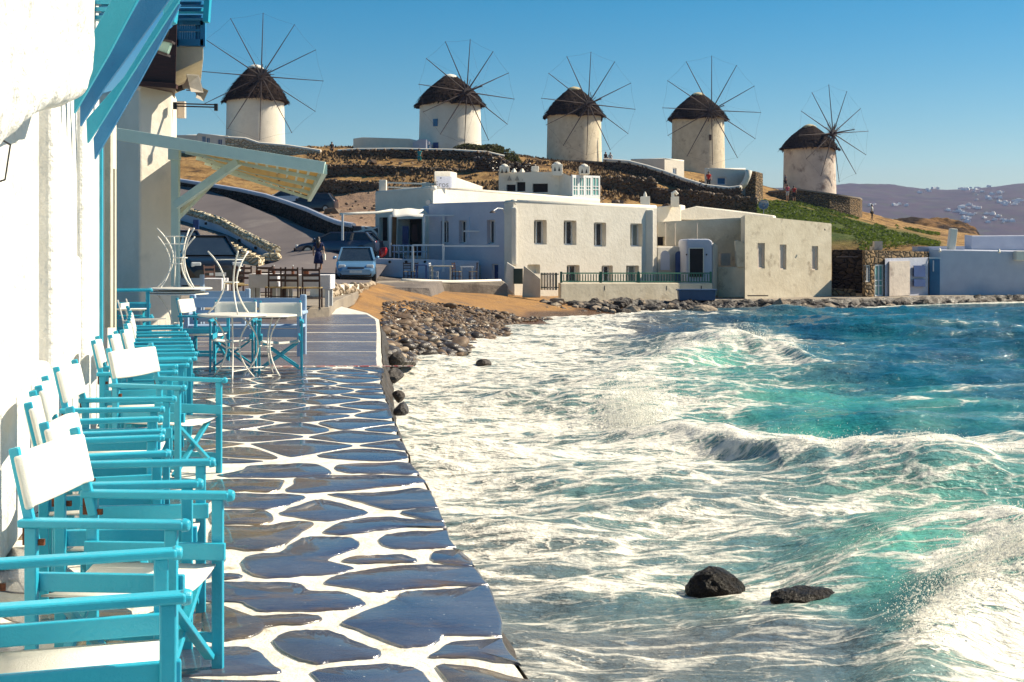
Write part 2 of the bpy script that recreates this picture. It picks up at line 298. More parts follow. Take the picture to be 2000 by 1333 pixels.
# cut away in front of the quay
pxg=1000+F*X/Y
green=np.clip(1-np.abs((pxg-1620)/230)**4,0,1)*np.clip((150-Y)/12,0,1)*np.clip((Y-84)/5,0,1)*np.clip((pxg-1400)/60,0,1)
yy=YH-(Z-H)*F/Y
green*=np.clip((yy-392)/6,0,1); green=np.clip(green*1.5+.35*fbm(X*.2,Y*.2,4,77),0,1)*(green>.05)
dirt=np.clip((pxg-560)/60,0,1)*np.clip((790-pxg)/40,0,1)*np.clip((117-Y)/3,0,1)*np.clip((Y-76)/4,0,1)
paved=np.maximum(np.clip((77-Y)/3,0,1),np.clip((600-pxg)/30,0,1)*np.clip((93-Y)/2,0,1))
def terrmat():
    m=bpy.data.materials.new('hillside'); n,l,b=nodes(m); b.inputs['Roughness'].default_value=.95; b.inputs['Specular IOR Level'].default_value=.15
    tc=n.new('ShaderNodeTexCoord')
    def nz(s,d=8,r=.65):
        q=n.new('ShaderNodeTexNoise'); q.inputs['Scale'].default_value=s; q.inputs['Detail'].default_value=d; q.inputs['Roughness'].default_value=r; l.new(tc.outputs['Object'],q.inputs['Vector']); return q.outputs[0]
    def ramp(f,p,c):
        r=n.new('ShaderNodeValToRGB'); e=r.color_ramp.elements; e[0].position=p[0]; e[0].color=(*c[0],1); e[1].position=p[-1]; e[1].color=(*c[-1],1)
        for a,k in list(zip(p,c))[1:-1]: e.new(a).color=(*k,1)
        l.new(f,r.inputs[0]); return r.outputs[0]
    def mix(f,a,c):
        x=n.new('ShaderNodeMix'); x.data_type='RGBA'; l.new(f,x.inputs[0]); l.new(a,x.inputs[6]); l.new(c,x.inputs[7]); return x.outputs[2]
    base=ramp(nz(.5),[.34,.46,.56,.68],[(.055,.035,.02),(.20,.115,.045),(.32,.20,.08),(.15,.085,.04)])
    gr=ramp(nz(1.1),[.35,.5,.66],[(.018,.032,.006),(.05,.075,.012),(.11,.11,.03)])
    di=ramp(nz(.35),[.35,.65],[(.30,.20,.13),(.22,.145,.105)])
    pv=ramp(nz(.4),[.35,.65],[(.20,.17,.15),(.15,.13,.12)])
    def at(k): 
        a=n.new('ShaderNodeAttribute'); a.attribute_name=k; return a.outputs['Fac']
    c=mix(at('green'),base,gr); c=mix(at('dirt'),c,di); c=mix(at('paved'),c,pv); l.new(c,b.inputs['Base Color'])
    bp=n.new('ShaderNodeBump'); bp.inputs['Strength'].default_value=.8; bp.inputs['Distance'].default_value=.25; l.new(nz(2.2),bp.inputs['Height']); l.new(bp.outputs[0],b.inputs['Normal'])
    return m
mask=(X>PX(735,62)) & (Y<76)      # the quay side: drop below the slab
Zt=np.where((Y<72)&(X>-3),-2.5,Z)
Zt=np.where((Y<50)&(X>-.27*Y-.2),np.minimum(Zt,-2.5),Zt)
Zt=np.where(Y<40,-2.5,Zt); Zt=np.where((Y<79.5)&(X>13),-2.5,Zt)
terrain=grid_mesh('hillside_ground',X,Y,Zt,terrmat(),attrs={'green':green,'dirt':dirt,'paved':paved})
def tz(x,y): return float(TZ(np.array([x]),np.array([y]))[0])
# ---------------------------------------------------------------- plaza, road, quay slab
def slab(name,poly,thick,mat,kind='structure',parent=None,bevel=0):
    mb=MB(); mb.prism([Vector(p) for p in poly],(0,0,-thick)); o=mb.build(name,mat,parent,bevel=bevel)
    if kind: o['kind']=kind
    return o
# road that climbs the hill to the left
def ribbon(name,L,Rr,mat,n=30,dz=.22,wid=8,kind='structure'):
    """sheet between two 3-D polylines"""
    def samp(pl,t):
        k=t*(len(pl)-1); i=min(int(k),len(pl)-2); return pl[i].lerp(pl[i+1],k-i)
    X=np.zeros((n,wid));Y=X.copy();Z=X.copy()
    for i in range(n):
        a=samp(L,i/(n-1)); b=samp(Rr,i/(n-1))
        for j in range(wid):
            p=a.lerp(b,j/(wid-1)); X[i,j],Y[i,j],Z[i,j]=p.x,p.y,p.z+dz
    return grid_mesh(name,X,Y,Z,mat,kind=kind)
roadL=[P(330,402,83),P(400,436,77),P(460,462,73),P(520,488,69),P(548,503,66.5),P(545,520,62),P(430,548,56),P(330,556,50),P(330,575,42)]
roadR=[P(330,365,90),P(410,380,86),P(480,407,80),P(560,441,75),P(620,462,71),P(690,478,68),P(760,520,66),P(738,553,58),P(655,594,40)]
ribbon('road',roadL,roadR,M['asphalt'],n=50)
# cobble beach
BP=[(PX(735,60),60,.0),(PX(985,60),60,-.55),(PX(1060,62),62,-.85),(PX(1200,62),62,-1.0),(PX(745,42),42,-.15),(PX(740,34),34,-.30),(PX(745,30),30,-.6),(PX(765,24),24,-1.1),
 (PX(900,50),50,-.55),(PX(870,44),44,-.62),(PX(1000,55),55,-.85),(PX(1000,48.6),48.6,-1.3),(PX(900,38),38,-1.25),(PX(800,33),33,-1.22),(PX(820,38),38,-.8),(PX(1200,58.5),58.5,-1.32),(PX(1100,54),54,-1.33),
 (PX(1000,40),40,-1.9),(PX(900,32),32,-1.9),(PX(1200,50),50,-2.1),(PX(1100,45),45,-2.1),(PX(800,25),25,-1.9),(PX(1400,60),60,-1.8),(PX(1400,66),66,-1.2),(PX(1700,60),60,-2.2),(PX(950,25),25,-2.6),(PX(660,40),40,-.05),(PX(650,34),34,-.3),(PX(760,19),19,-1.7),(PX(700,19),19,-1.6)]
BZ=rbf(BP)
xs=np.linspace(-15,12,230); ys=np.linspace(18,66,280); X,Y=np.meshgrid(xs,ys)
Zb=BZ(X,Y)+.05*fbm(X*.9,Y*.9,4,5)
pxb=1000+F*X/Y; lim_=np.interp(Y,[18,30,36.5,40,46,54,62],[735,735,655,690,722,745,735]); Zb=np.where(pxb<lim_-8,-3.2,Zb); Zb=np.where(Y<31.5,np.minimum(Zb,-1.7),Zb)
def wetsand():
    m=mk('beach_sand',(.33,.17,.045),(.22,.115,.04),scale=.8,rough=.9,bump=1,bscale=9,c3=(.15,.095,.055),s3=.7,t3=.54); n=m.node_tree.nodes; l=m.node_tree.links; b=n['Principled BSDF']
    a=n.new('ShaderNodeAttribute'); a.attribute_name='wet'; src=b.inputs['Base Color'].links[0].from_socket; x=n.new('ShaderNodeMix'); x.data_type='RGBA'; x.blend_type='MULTIPLY'; l.new(a.outputs['Fac'],x.inputs[0]); l.new(src,x.inputs[6]); x.inputs[7].default_value=(.35,.30,.28,1); l.new(x.outputs[2],b.inputs['Base Color'])
    r=n.new('ShaderNodeMapRange'); r.inputs['To Min'].default_value=.9; r.inputs['To Max'].default_value=.25; l.new(a.outputs['Fac'],r.inputs[0]); l.new(r.outputs[0],b.inputs['Roughness']); return m
beach=grid_mesh('beach',X,Y,Zb,wetsand(),attrs={'wet':np.clip((-.98-Zb+.12*fbm(X*.8,Y*.8,4,19))/.14,0,1)})
def bz(x,y): return float(BZ(np.array([x]),np.array([y]))[0])
# cobbles: about a thousand, the 300 largest singly, the rest as one part
COB=[]
lib=[]
for i in range(10):
    mb=MB(); mb.lump((0,0,0),(1,.72,.5),seed=i*3+1,sub=2); me=mb.build('cobble',M['pebble'],None,smooth=True); lib.append(me.data); bpy.data.objects.remove(me)
def incob(px,py):
    # region of stones in the photo
    top=np.interp(px,[690,745,800,900,1000,1015],[600,592,590,597,615,622]); bot=np.interp(px,[745,760,860,950,1000,1020],[700,712,714,672,655,628])
    return top<py<bot
rc=random.Random(5)
k=0
while len(COB)<11000 and k<300000:
    k+=1
    y=29+(58-29)*rc.random(); x=rc.uniform(-12,2.5); z=bz(x,y); px=1000+F*x/y; py=YH+(H-z)*F/y
    if not incob(px,py) or px<748: continue
    f=np.clip((py-600)/95,0,1)
    if rc.random()>.55+.45*f: continue
    s=(rc.lognormvariate(0,.5))*(.045+.040*f)
    COB.append((s,x,y,z,py))
COB.sort(key=lambda t:-t[0]*F/t[2])
cmats=[M['pebble'],M['pebble_dark'],M['pebble_pale']]
libs=[[], [], []]
for j,mm in enumerate(cmats):
    for me in lib:
        c=me.copy(); c.materials.clear(); c.materials.append(mm); libs[j].append(c)
def cmi(py): 
    r=rc.random(); wet=np.clip((py-640)/50,0,1)
    return 1 if r<.25+.5*wet else (2 if r>.94 else 0)
for (s,x,y,z,py) in COB[:290]:
    o=bpy.data.objects.new('cobble',rc.choice(libs[cmi(py)])); COL.objects.link(o); o.parent=beach
    o.location=(x,y,z+s*.22); o.scale=(s,s,s*rc.uniform(.7,1.1)); o.rotation_euler=(rc.uniform(-.3,.3),rc.uniform(-.3,.3),rc.uniform(0,6.28))
rest=[MB(),MB(),MB()]
for (s,x,y,z,py) in COB[290:]:
    j=cmi(py); rest[j].lump((x,y,z+s*.2),(s,s*.72,s*.5),seed=rc.randint(0,999999),sub=1)
for j,mb in enumerate(rest):
    o=mb.build('cobbles',cmats[j],beach,smooth=False); o['kind']='stuff'
# quay slab under the houses on the right
QE=[P(985,587,60.5),P(1060,590,60),P(1150,592,61),P(1300,590,63),P(1450,590,64),P(1650,591,66),P(1830,589,70),P(2000,587,73),P(2300,590,74)]
qz=-.86
poly=[(p.x,p.y,qz-.02*i) for i,p in enumerate(QE)]
poly+=[(PX(2300,90),90,-1.0),(PX(985,78),78,qz),(PX(985,66),66,qz)]
quay=slab('quay',poly,1.6,M['quay'],bevel=.05)
# dark rough bank under the quay edge
qs=[]; 
for i in range(len(QE)-1):
    for k in range(40): qs.append(QE[i].lerp(QE[i+1],k/40))
Xq=np.zeros((12,len(qs)));Yq=Xq.copy();Zq=Xq.copy()
for i in range(12):
    for j,p in enumerate(qs): Xq[i,j]=p.x; Yq[i,j]=p.y-.06-.09*i; Zq[i,j]=-.80-.075*i-.02*(j//40)
nq=fbm(Xq*1.4,Zq*5,4,81); nq2=fbm(Xq*4,Zq*9,3,82); wq=np.clip(np.arange(12)/4,0,1)[:,None]
grid_mesh('rock_bank',Xq,Yq-wq*(.45*nq+.15*nq2)-.12*nq2,Zq+.10*nq2+wq*.22*nq,M['rockdark'],smooth=False)
# ---------------------------------------------------------------- far land
def hills(name,x0,x1,y0,y1,nx,ny,prof,mat,parent=None):
    xs=np.linspace(x0,x1,nx); ys=np.linspace(y0,y1,ny); X,Y=np.meshgrid(xs,ys); return grid_mesh(name,X,Y,prof(X,Y),mat,parent=parent)
def farprof(X,Y):
    px=1000+F*X/Y
    ridge=np.interp(px,[300,1200,1450,1520,1600,1660,1740,1800,1860,1930,1990,2050,2200,2600],[440,400,372,368,364,362,366,371,370,367,361,358,362,380])
    t=np.clip((Y-1900)/(3000-1900),0,1.4); zr=(YH-ridge)*3000/F
    z=np.where(t<1,zr*np.sin(np.clip(t,0,1)*math.pi/2)**1.3,zr*(1-.5*(t-1)))
    z=z+(14*fbm(X/260,Y/200,5,41)+3*fbm(X/40,Y/40,3,43))*np.clip(t*2,0,1)*np.clip((1.1-t)*4,.25,1)
    return z-1.5+H*0
farhill=hills('far_hills',-1800,2600,1880,3500,500,160,farprof,mk('far_scrub_hill',(.060,.036,.042),(.030,.024,.030),scale=.02,rough=.95,bump=0,c3=(.05,.05,.03),s3=.035,t3=.5,spec=.1,detail=10))
def fz(x,y): return float(farprof(np.array([x]),np.array([y]))[0])
rf=random.Random(9)
fh=mk('far_white_house',(.78,.76,.72),(.70,.68,.66),scale=.2,rough=.8)
FHS=[]
FHL={(1790,1835):'left end of the skyline row',(1870,1900):'skyline just left of the tallest cluster',(1895,1935):'tallest skyline cluster',(1900,1990):'row under the skyline at the right',(1950,2000):'right picture edge, below the skyline row',(1845,1925):'largest cluster halfway down the slope',(1880,1950):'cluster below the largest one',(1880,1990):'lowest row near the headland',(1700,1790):'left half of the slope, standing apart',(1905,1960):'small group between skyline and mid slope'}
# (px, how far up the hillside as photo row)
for (a,b,n,y0,y1) in [(1790,1835,8,368,380),(1870,1900,7,366,374),(1895,1935,7,362,376),(1900,1990,9,376,388),(1950,2000,10,393,402),(1845,1925,16,402,416),(1880,1950,9,418,428),(1880,1990,8,430,438),(1700,1790,5,400,415),(1905,1960,7,384,392)]:
    for i in range(n): FHS.append((rf.uniform(a,b),rf.uniform(y0,y1),FHL[(a,b)]))
ysamp=np.linspace(1950,3020,220)
for (px,py,fl) in FHS:
    xx=(px-1000)*ysamp/F; zz=farprof(xx,ysamp); pyy=YH-(zz-H)*F/ysamp
    i=int(np.argmin(np.abs(pyy-py))); y=ysamp[i]; x=xx[i]; z=zz[i]
    s=rf.uniform(.35,.85); mb=MB(); wd=rf.uniform(8,15)*s; mb.box((0,0,1),(wd,8*s,5*s)); mb.box((rf.uniform(-2,2)*s,2,4*s),(wd*.5,5*s,4*s))
    if rf.random()<.5: mb.box((wd*.62,1,1.5),(wd*.4,6*s,4*s))
    o=mb.build('far_house',fh); o.location=(x,y,z+1); o.rotation_euler[2]=rf.uniform(-.6,.6)
    tag(o,'tiny white house on the far hillside, '+fl,'house','far white houses: '+fl)
# brown headland behind the shrubs
def headprof(X,Y):
    px=1000+F*X/Y; t=np.clip((Y-175)/40,0,1)
    top=np.interp(px,[1700,1735,1745,1790,1850,1880,1905,1925,2000],[497,470,438,432,434,440,452,484,497]); z=(YH-top)*200/F+H
    z=np.where(Y<205,(z+2)*np.clip((Y-172)/24,0,1)**.6-2,z*(1-(Y-205)/40)-2*((Y-205)/40))
    return z+(1.1*fbm(X/5,Y/5,5,61)+.6*fbm(X/1.6,Y/1.6,4,62))*np.clip((Y-172)/6,0,1)
headland=hills('headland',46,85,170,240,160,150,headprof,mk('brown_headland_rock',(.17,.095,.04),(.028,.020,.016),scale=.35,rough=.95,bump=1,bscale=1.2,c3=(.24,.15,.06),s3=.25,t3=.60,dist=10,spec=.1,stretch=(.5,.5,1.4),lo=.42,hi=.54))
# ---------------------------------------------------------------- the sea
def idw(px,py,tab,p=3,sy=2.2):
    num=0;den=0
    for (a,b,v) in tab:
        d=((px-a)**2+((py-b)*sy)**2+60)**(-p/2); num=num+d*v; den=den+d
    return num/den
FOAM=[(800,760,.88),(900,680,.94),(1050,700,.92),(1000,800,.90),(1000,900,.88),(850,900,.98),(880,970,.90),(1100,960,.74),(950,1050,.74),(1150,1050,.62),(1100,1150,.56),(1050,1290,.56),(1250,1200,.55),(1350,1250,.46),(1500,1250,.40),(1600,1300,.36),(1450,1180,.55),
(1200,880,.80),(1200,720,.86),(1120,640,.85),(1200,614,.9),(1290,640,.36),(1330,655,.26),(1450,628,.14),(1420,672,.95),(1340,690,.8),(1400,700,.62),(1520,685,.8),(1600,690,.35),(1600,640,.03),(1680,620,.12),(1800,650,.02),(1800,750,.06),(1950,700,.05),(1600,790,.34),(1450,760,.52),(1350,770,.62),(1520,830,.34),(1700,830,.14),(1900,820,.08),(1900,870,.08),(1650,870,.12),
(1700,920,.93),(1900,930,.93),(1560,905,.9),(1440,880,.86),(1350,860,.82),(1480,925,.5),(1380,960,.74),(1300,1000,.78),(1500,1000,.66),(1550,960,.55),(1700,985,.66),(1850,1000,.60),(1960,1010,.55),(1400,1060,.78),(1250,1080,.8),(1600,1085,.66),(1560,1160,.62),(1500,1120,.7),(1700,1150,.36),(1740,1090,.5),(1650,1220,.34),(1860,1180,1.0),(1950,1300,1.05),(1950,1130,.85),(1850,1300,.95),(1780,1240,.22),(1800,1060,.5),(1740,1290,.25),(1200,1300,.48),(1400,1310,.42),(1240,780,1.05),(1240,830,.95),(1420,850,.6),(1300,900,.84),(850,1050,.8),(1000,1150,.55)]
AER=[(1450,790,.8),(1600,800,.75),(1300,850,.6),(1800,810,.6),(1950,825,.55),(1600,650,.10),(1750,640,.28),(1900,620,.22),(1850,690,.04),(1950,760,.16),(1700,730,.14),(1760,1090,.85),(1850,1040,.95),(1950,1060,.9),(1400,705,.9),(1320,715,.9),(1450,1250,.30),(1300,1050,.55),(1600,1160,.7),(1720,1160,.8),(1100,1250,.25),(1200,1300,.15),(1550,1300,.12),(1760,1290,.55),(1000,900,.5),(1700,870,.3),(1900,875,.3),(1950,960,.6),(1400,640,.05),(1300,650,.05)]
def crestY(pts):
    q=[G(a,b,SEA) for a,b,_ in pts]; return [p.x for p in q],[p.y for p in q],[c for _,_,c in pts]
MURK=[(800,760,.8),(900,900,.8),(1000,1100,.85),(1100,1300,.9),(1300,1300,.95),(1500,1290,.9),(1650,1300,.8),(1300,1180,.7),(1100,700,.75),(1250,640,.95),(1400,640,.6),(1550,640,.15),(1700,650,.05),(1400,980,.75),(1530,1000,.7),(1450,830,.15),(1300,790,.3),(1600,820,.0),(1800,750,.05),(1900,1000,.1),(1750,1100,.0),(1620,1180,.35),(1950,1200,.0),(1400,710,.1),(1250,900,.6),(1650,930,.3),(1500,1100,.5),(1800,1290,.35),(1900,880,.1)]
CRESTS=[  # (pixel polyline with heights, front width, back width)
 ([(1180,735,0),(1270,712,.25),(1350,695,.5),(1440,684,.62),(1510,690,.5),(1600,706,.25),(1750,725,.05),(1900,735,0)],1.5,3.2),
 ([(1180,860,0),(1330,862,.35),(1420,885,.42),(1500,912,.5),(1600,928,.55),(1750,940,.6),(1900,946,.6),(2100,948,.6)],.75,2.6),
 ([(1080,795,0),(1160,806,.05),(1240,822,.16),(1310,835,.1),(1420,850,0)],.8,1.6),
 ([(1420,1180,0),(1560,1170,.05),(1650,1120,.28),(1760,1085,.5),(1860,1080,.6),(2000,1095,.62),(2150,1100,.6)],.7,1.6),
 ([(1700,1420,0),(1790,1300,.35),(1880,1240,.65),(2000,1220,.8),(2150,1220,.8)],.55,1.2),
 ([(1500,632,0),(1640,634,.2),(1750,630,.3),(1850,634,.22),(1950,644,.25),(2100,650,.2)],2.2,4),
 ([(1550,760,0),(1700,772,.2),(1850,765,.3),(2050,770,.3)],1.8,3.2),
 ([(1300,800,0),(1450,806,.22),(1600,815,.28),(1750,840,.3),(1900,838,.25),(2050,830,.2)],1.3,2.4),
 ([(1000,960,0),(1200,985,.12),(1400,1010,.2),(1560,1020,.22),(1700,1015,.1)],.6,1.4),
 ([(1050,1180,0),(1200,1200,.08),(1350,1235,.16),(1500,1245,.2),(1650,1262,.12),(1750,1300,0)],.45,1.0),
]
def sea_height(X,Y,foam):
    wx=X+.9*fbm(X*.22,Y*.16,3,21)*2; wy=Y+1.2*fbm(X*.14,Y*.14,3,22)*2
    z=0
    for (L,A,th,ph,sh) in [(7.5,.13,.18,0,1.6),(4.6,.075,-.25,1.3,1.5),(3.1,.055,.5,2.1,1.4),(2.0,.034,-.1,.4,1.3),(1.25,.020,.35,5,1.2),(.8,.011,-.5,3,1)]:
        k=2*math.pi/L; s=.5+.5*np.sin(k*(wx*math.sin(th)+wy*math.cos(th))+ph); z=z+A*2*(s**sh-.45)
    z=z*np.interp(Y,[8,20,40,70],[.75,1,1.15,1.1])
    z=z+(.055+.05*np.clip((Y-18)/15,0,1))*fbm(X*1.1,Y*1.7,4,31)+.016*fbm(X*4,Y*6.5,4,33)
    shore=np.clip((Y-20)/20,0,1)*np.clip(1-(1000+F*X/Y-1000)/260,0,1); z=z*(1-.45*shore)
    cf=np.zeros_like(X)
    for pts,wf,wb in CRESTS:
        cx,cy,ch=crestY(pts); yc=np.interp(X,cx,cy)+.35*fbm(X*.8,X*0+3.3,3,51)*min(wf,1.2); h=np.interp(X,cx,ch,left=0,right=ch[-1])
        h=h*(1+.25*fbm(X*1.7,Y*.3,3,52)); dy=Y-yc
        h=h*.68; pr=np.where(dy<0,np.exp(-(dy/(wf*1.25))**2),np.exp(-(dy/wb)**2))
        z=np.maximum(z,z*.6+h*pr) if False else z*(1-.5*pr*np.clip(h*3,0,1))+h*pr
        cf=np.maximum(cf,np.clip(h*3.2,0,1)*np.exp(-((dy-.1*wf)/(.35*wf))**2))
    z=z+foam*(.05*np.abs(fbm(X*1.6,Y*2.4,4,35))+.008*fbm(X*7,Y*11,3,36))
    return z,cf
us=np.concatenate([np.linspace(-.32,-.125,30)[:-1],np.linspace(-.125,.40,680),np.linspace(.402,.9,70)])
ysea=np.concatenate([np.linspace(3.2,7.6,50)[:-1],np.geomspace(7.6,76,640),np.linspace(77,95,12)])
U,Y=np.meshgrid(us,ysea); X=U*Y
px=1000+F*X/Y; py=YH+(H-SEA)*F/Y
foam=idw(px,np.clip(py,600,1360),FOAM); murk=idw(px,np.clip(py,600,1360),MURK,p=2.5); aer=idw(px,np.clip(py,600,1360),AER,p=2.5)
shoreX=np.interp(Y,[20,30,33,36.5,48.6,55,59,66,72],[-6,-4,-2.7,-1.2,.4,2.2,5,12,18])
Zs,cf=sea_height(X,Y,np.clip(foam-.55,0,.45)/.45)
foam=np.clip(foam+.35*cf*(Y<52),0,1.1)
yq_=np.interp(X,[PX(1060,60),PX(1300,63),PX(1450,64),PX(1650,66),PX(1830,70),PX(2000,73)],[60,63,64,66,70,73]); foam=foam+.75*np.clip(1-(np.abs(Y-(yq_-1.2+.5*fbm(X*.6,Y*.6,3,99)))/1.7),0,1)*(X>1.5)      # wash along the quay rocks
Zs=SEA+Zs
foam=foam+.75*np.clip(fbm(X*.55,Y*.8,5,131)-.30,0,1)*2*(Y>19)
sx=np.clip((Y-59-.13*X)/4,0,1); Zs=Zs*(1-sx)+(SEA+.03)*sx
def seamat():
    m=bpy.data.materials.new('sea_water'); n,l,b=nodes(m)
    tc=n.new('ShaderNodeTexCoord')
    def M2(op,a,c,clamp=False):
        q=n.new('ShaderNodeMath'); q.operation=op; q.use_clamp=clamp
        for i,v in enumerate((a,c)):
            if v is None: continue
            if isinstance(v,(int,float)): q.inputs[i].default_value=v
            else: l.new(v,q.inputs[i])
        return q.outputs[0]
    def at(k): 
        a=n.new('ShaderNodeAttribute'); a.attribute_name=k; return a.outputs['Fac']
    def mapp(sc):
        mp=n.new('ShaderNodeMapping'); mp.inputs['Scale'].default_value=sc; l.new(tc.outputs['Object'],mp.inputs[0]); return mp.outputs[0]
    def nz(vec,s,d=6,r=.6,dist=0):
        q=n.new('ShaderNodeTexNoise'); q.inputs['Scale'].default_value=s; q.inputs['Detail'].default_value=d; q.inputs['Roughness'].default_value=r; q.inputs['Distortion'].default_value=dist; l.new(vec,q.inputs['Vector']); return q
    v1=mapp((1,1.25,1)); wn=nz(v1,1.6,5)
    ad=n.new('ShaderNodeVectorMath'); ad.operation='MULTIPLY_ADD'; ad.inputs[1].default_value=(.75,.75,.75); l.new(wn.outputs[1],ad.inputs[0]); l.new(v1,ad.inputs[2])
    def web(s):
        vo=n.new('ShaderNodeTexVoronoi'); vo.feature='DISTANCE_TO_EDGE'; vo.inputs['Scale'].default_value=s; l.new(ad.outputs[0],vo.inputs['Vector']); return vo.outputs['Distance']
    v2=mapp((.55,1.5,1))
    adl=n.new('ShaderNodeVectorMath'); adl.operation='MULTIPLY_ADD'; adl.inputs[1].default_value=(.9,.9,.9); l.new(nz(v2,1.1,6,.6).outputs[1],adl.inputs[0]); l.new(v2,adl.inputs[2])
    def web2(vec,s):
        vo=n.new('ShaderNodeTexVoronoi'); vo.feature='DISTANCE_TO_EDGE'; vo.inputs['Scale'].default_value=s; l.new(vec,vo.inputs['Vector']); return vo.outputs['Distance']
    e1=web2(adl.outputs[0],2.3); e2=M2('MULTIPLY',web2(adl.outputs[0],6.0),1.0)
    w3=nz(mapp((.8,1.6,1)),9,7,.68).outputs[0]; w4=nz(adl.outputs[0],.75,7,.6).outputs[0]
    lace=M2('MINIMUM',M2('MULTIPLY',e1,1.35),M2('ADD',M2('MULTIPLY',e2,1.5),.10))
    lace=M2('ADD',lace,M2('MULTIPLY',M2('SUBTRACT',w3,.5),.30))
    # local amount of foam, patchy
    loc=M2('ADD',M2('MULTIPLY',at('foam'),.62),M2('MULTIPLY',M2('SUBTRACT',w4,.5),.95)); loc=M2('SUBTRACT',loc,.262)
    d=M2('SUBTRACT',loc,lace); mask=M2('MULTIPLY',M2('ADD',d,.05),5.0,True)
    soft=M2('MULTIPLY',M2('ADD',M2('ADD',M2('MULTIPLY',at('foam'),.8),M2('MULTIPLY',M2('SUBTRACT',w4,.5),.8)),-.12),1.0,True)
    ar=n.new('ShaderNodeValToRGB'); e=ar.color_ramp.elements; e[0].color=(.004,.066,.125,1); e[1].color=(.085,.42,.29,1); e.new(.35).color=(.008,.12,.165,1); e.new(.62).color=(.022,.235,.215,1)
    an=M2('ADD',at('aer'),M2('MULTIPLY',M2('SUBTRACT',nz(mapp((.35,1.1,1)),.8,5).outputs[0],.5),.9)); l.new(an,ar.inputs[0])
    mk_=n.new('ShaderNodeMix'); mk_.data_type='RGBA'; l.new(at('murk'),mk_.inputs[0]); l.new(ar.outputs[0],mk_.inputs[6]); mk_.inputs[7].default_value=(.050,.066,.095,1)
    tn=n.new('ShaderNodeMix'); tn.data_type='RGBA'; l.new(at('murk'),tn.inputs[0]); tn.inputs[6].default_value=(.30,.52,.44,1); tn.inputs[7].default_value=(.36,.36,.32,1)
    mx=n.new('ShaderNodeMix'); mx.data_type='RGBA'; l.new(M2('MULTIPLY',soft,.82),mx.inputs[0]); l.new(mk_.outputs[2],mx.inputs[6]); l.new(tn.outputs[2],mx.inputs[7])
    fr=n.new('ShaderNodeValToRGB'); fr.color_ramp.elements[0].color=(.55,.56,.52,1); fr.color_ramp.elements[1].color=(.82,.78,.68,1); l.new(nz(v1,4,6).outputs[0],fr.inputs[0]); fr.color_ramp.elements[0].position=.3; fr.color_ramp.elements[1].position=.55
    m2=n.new('ShaderNodeMix'); m2.data_type='RGBA'; l.new(mask,m2.inputs[0]); l.new(mx.outputs[2],m2.inputs[6]); l.new(fr.outputs[0],m2.inputs[7]); l.new(m2.outputs[2],b.inputs['Base Color'])
    rr=M2('ADD',M2('MULTIPLY',mask,.55),.09); l.new(rr,b.inputs['Roughness']); b.inputs['IOR'].default_value=1.33
    rip=M2('ADD',nz(mapp((1,2.2,1)),3.0,6,.58).outputs[0],M2('MULTIPLY',nz(mapp((1,1.8,1)),13,3,.5).outputs[0],.14))
    hgt=M2('ADD',M2('MULTIPLY',rip,.75),M2('MULTIPLY',mask,.10)); hgt=M2('ADD',hgt,M2('MULTIPLY',M2('MULTIPLY',nz(v1,16,4,.6).outputs[0],mask),.10))
    bp=n.new('ShaderNodeBump'); bp.inputs['Strength'].default_value=.9; bp.inputs['Distance'].default_value=.17; l.new(hgt,bp.inputs['Height']); l.new(bp.outputs[0],b.inputs['Normal'])
    return m
SM=seamat()
for (a_,b_,w_) in ((1480,1140,.5),(1500,1175,.35),(1640,1165,.4),(1440,1195,.3),(1600,1200,.3)): foam=foam+w_*np.exp(-(((px-a_)/60)**2+((py-b_)/16)**2))
foam=np.clip(foam,0,1.2)
sea=grid_mesh('sea',X,Y,Zs,SM,attrs={'foam':foam,'aer':aer,'murk':murk})
mb=MB(); 
for (x0,x1,y0,y1) in [(-3350,4150,-430,3830)]:
    mb.add([(x0,y0,-3.2),(x1,y0,-3.2),(x1,y1,-3.2),(x0,y1,-3.2)],[(0,1,2,3)])
o=mb.build('open_sea',SM); o['kind']='structure'
def seaz(px,py):   # height of the built sea under a photo pixel
    g=G(px,py,SEA); j=int(np.argmin(np.abs(ysea-g.y))); i=int(np.argmin(np.abs(us-g.x/g.y))); return g.x,g.y,float(Zs[j,i])
# spray: flecks thrown up along the breaking crests
rs=random.Random(3)
SP=MB()
OCT=[(1,0,0),(-1,0,0),(0,1,0),(0,-1,0),(0,0,1),(0,0,-1)]; OF=[(0,2,4),(2,1,4),(1,3,4),(3,0,4),(2,0,5),(1,2,5),(3,1,5),(0,3,5)]
def fleck(x,y,z,r): SP.add([(x+a*r,y+b*r,z+c*r*rs.uniform(.7,1.6)) for a,b,c in OCT],OF)
def spray(px0,px1,pyf,n,h,sp,rad):
    for _ in range(n):
        px=rs.uniform(px0,px1); py=pyf(px); x,y,z=seaz(px,py); r=rad*rs.lognormvariate(0,.5)
        hh=abs(rs.gauss(0,h)); fleck(x+rs.gauss(0,sp*.5),y+rs.gauss(0,sp),z+hh-.03,r*(1-.4*min(1,hh/(2.5*h))))
cB=lambda p: np.interp(p,[1180,1330,1420,1500,1600,1750,1900,2100],[860,862,885,912,928,940,946,948])
cA=lambda p: np.interp(p,[1270,1350,1440,1510,1600],[712,695,684,690,706])
cD=lambda p: np.interp(p,[1780,1880,2000,2100],[1310,1240,1220,1215])
cC=lambda p: np.interp(p,[1560,1650,1760,1860,2000],[1170,1120,1085,1080,1095])
spray(1350,2030,cB,4000,.035,.22,.004); spray(1450,1700,cB,500,.10,.3,.0035)
spray(1270,1560,cA,1800,.05,.4,.008); spray(1420,1500,cA,500,.16,.3,.007)
spray(1780,2040,cD,8000,.12,.22,.0032); spray(1640,2010,cC,1200,.04,.16,.0028)
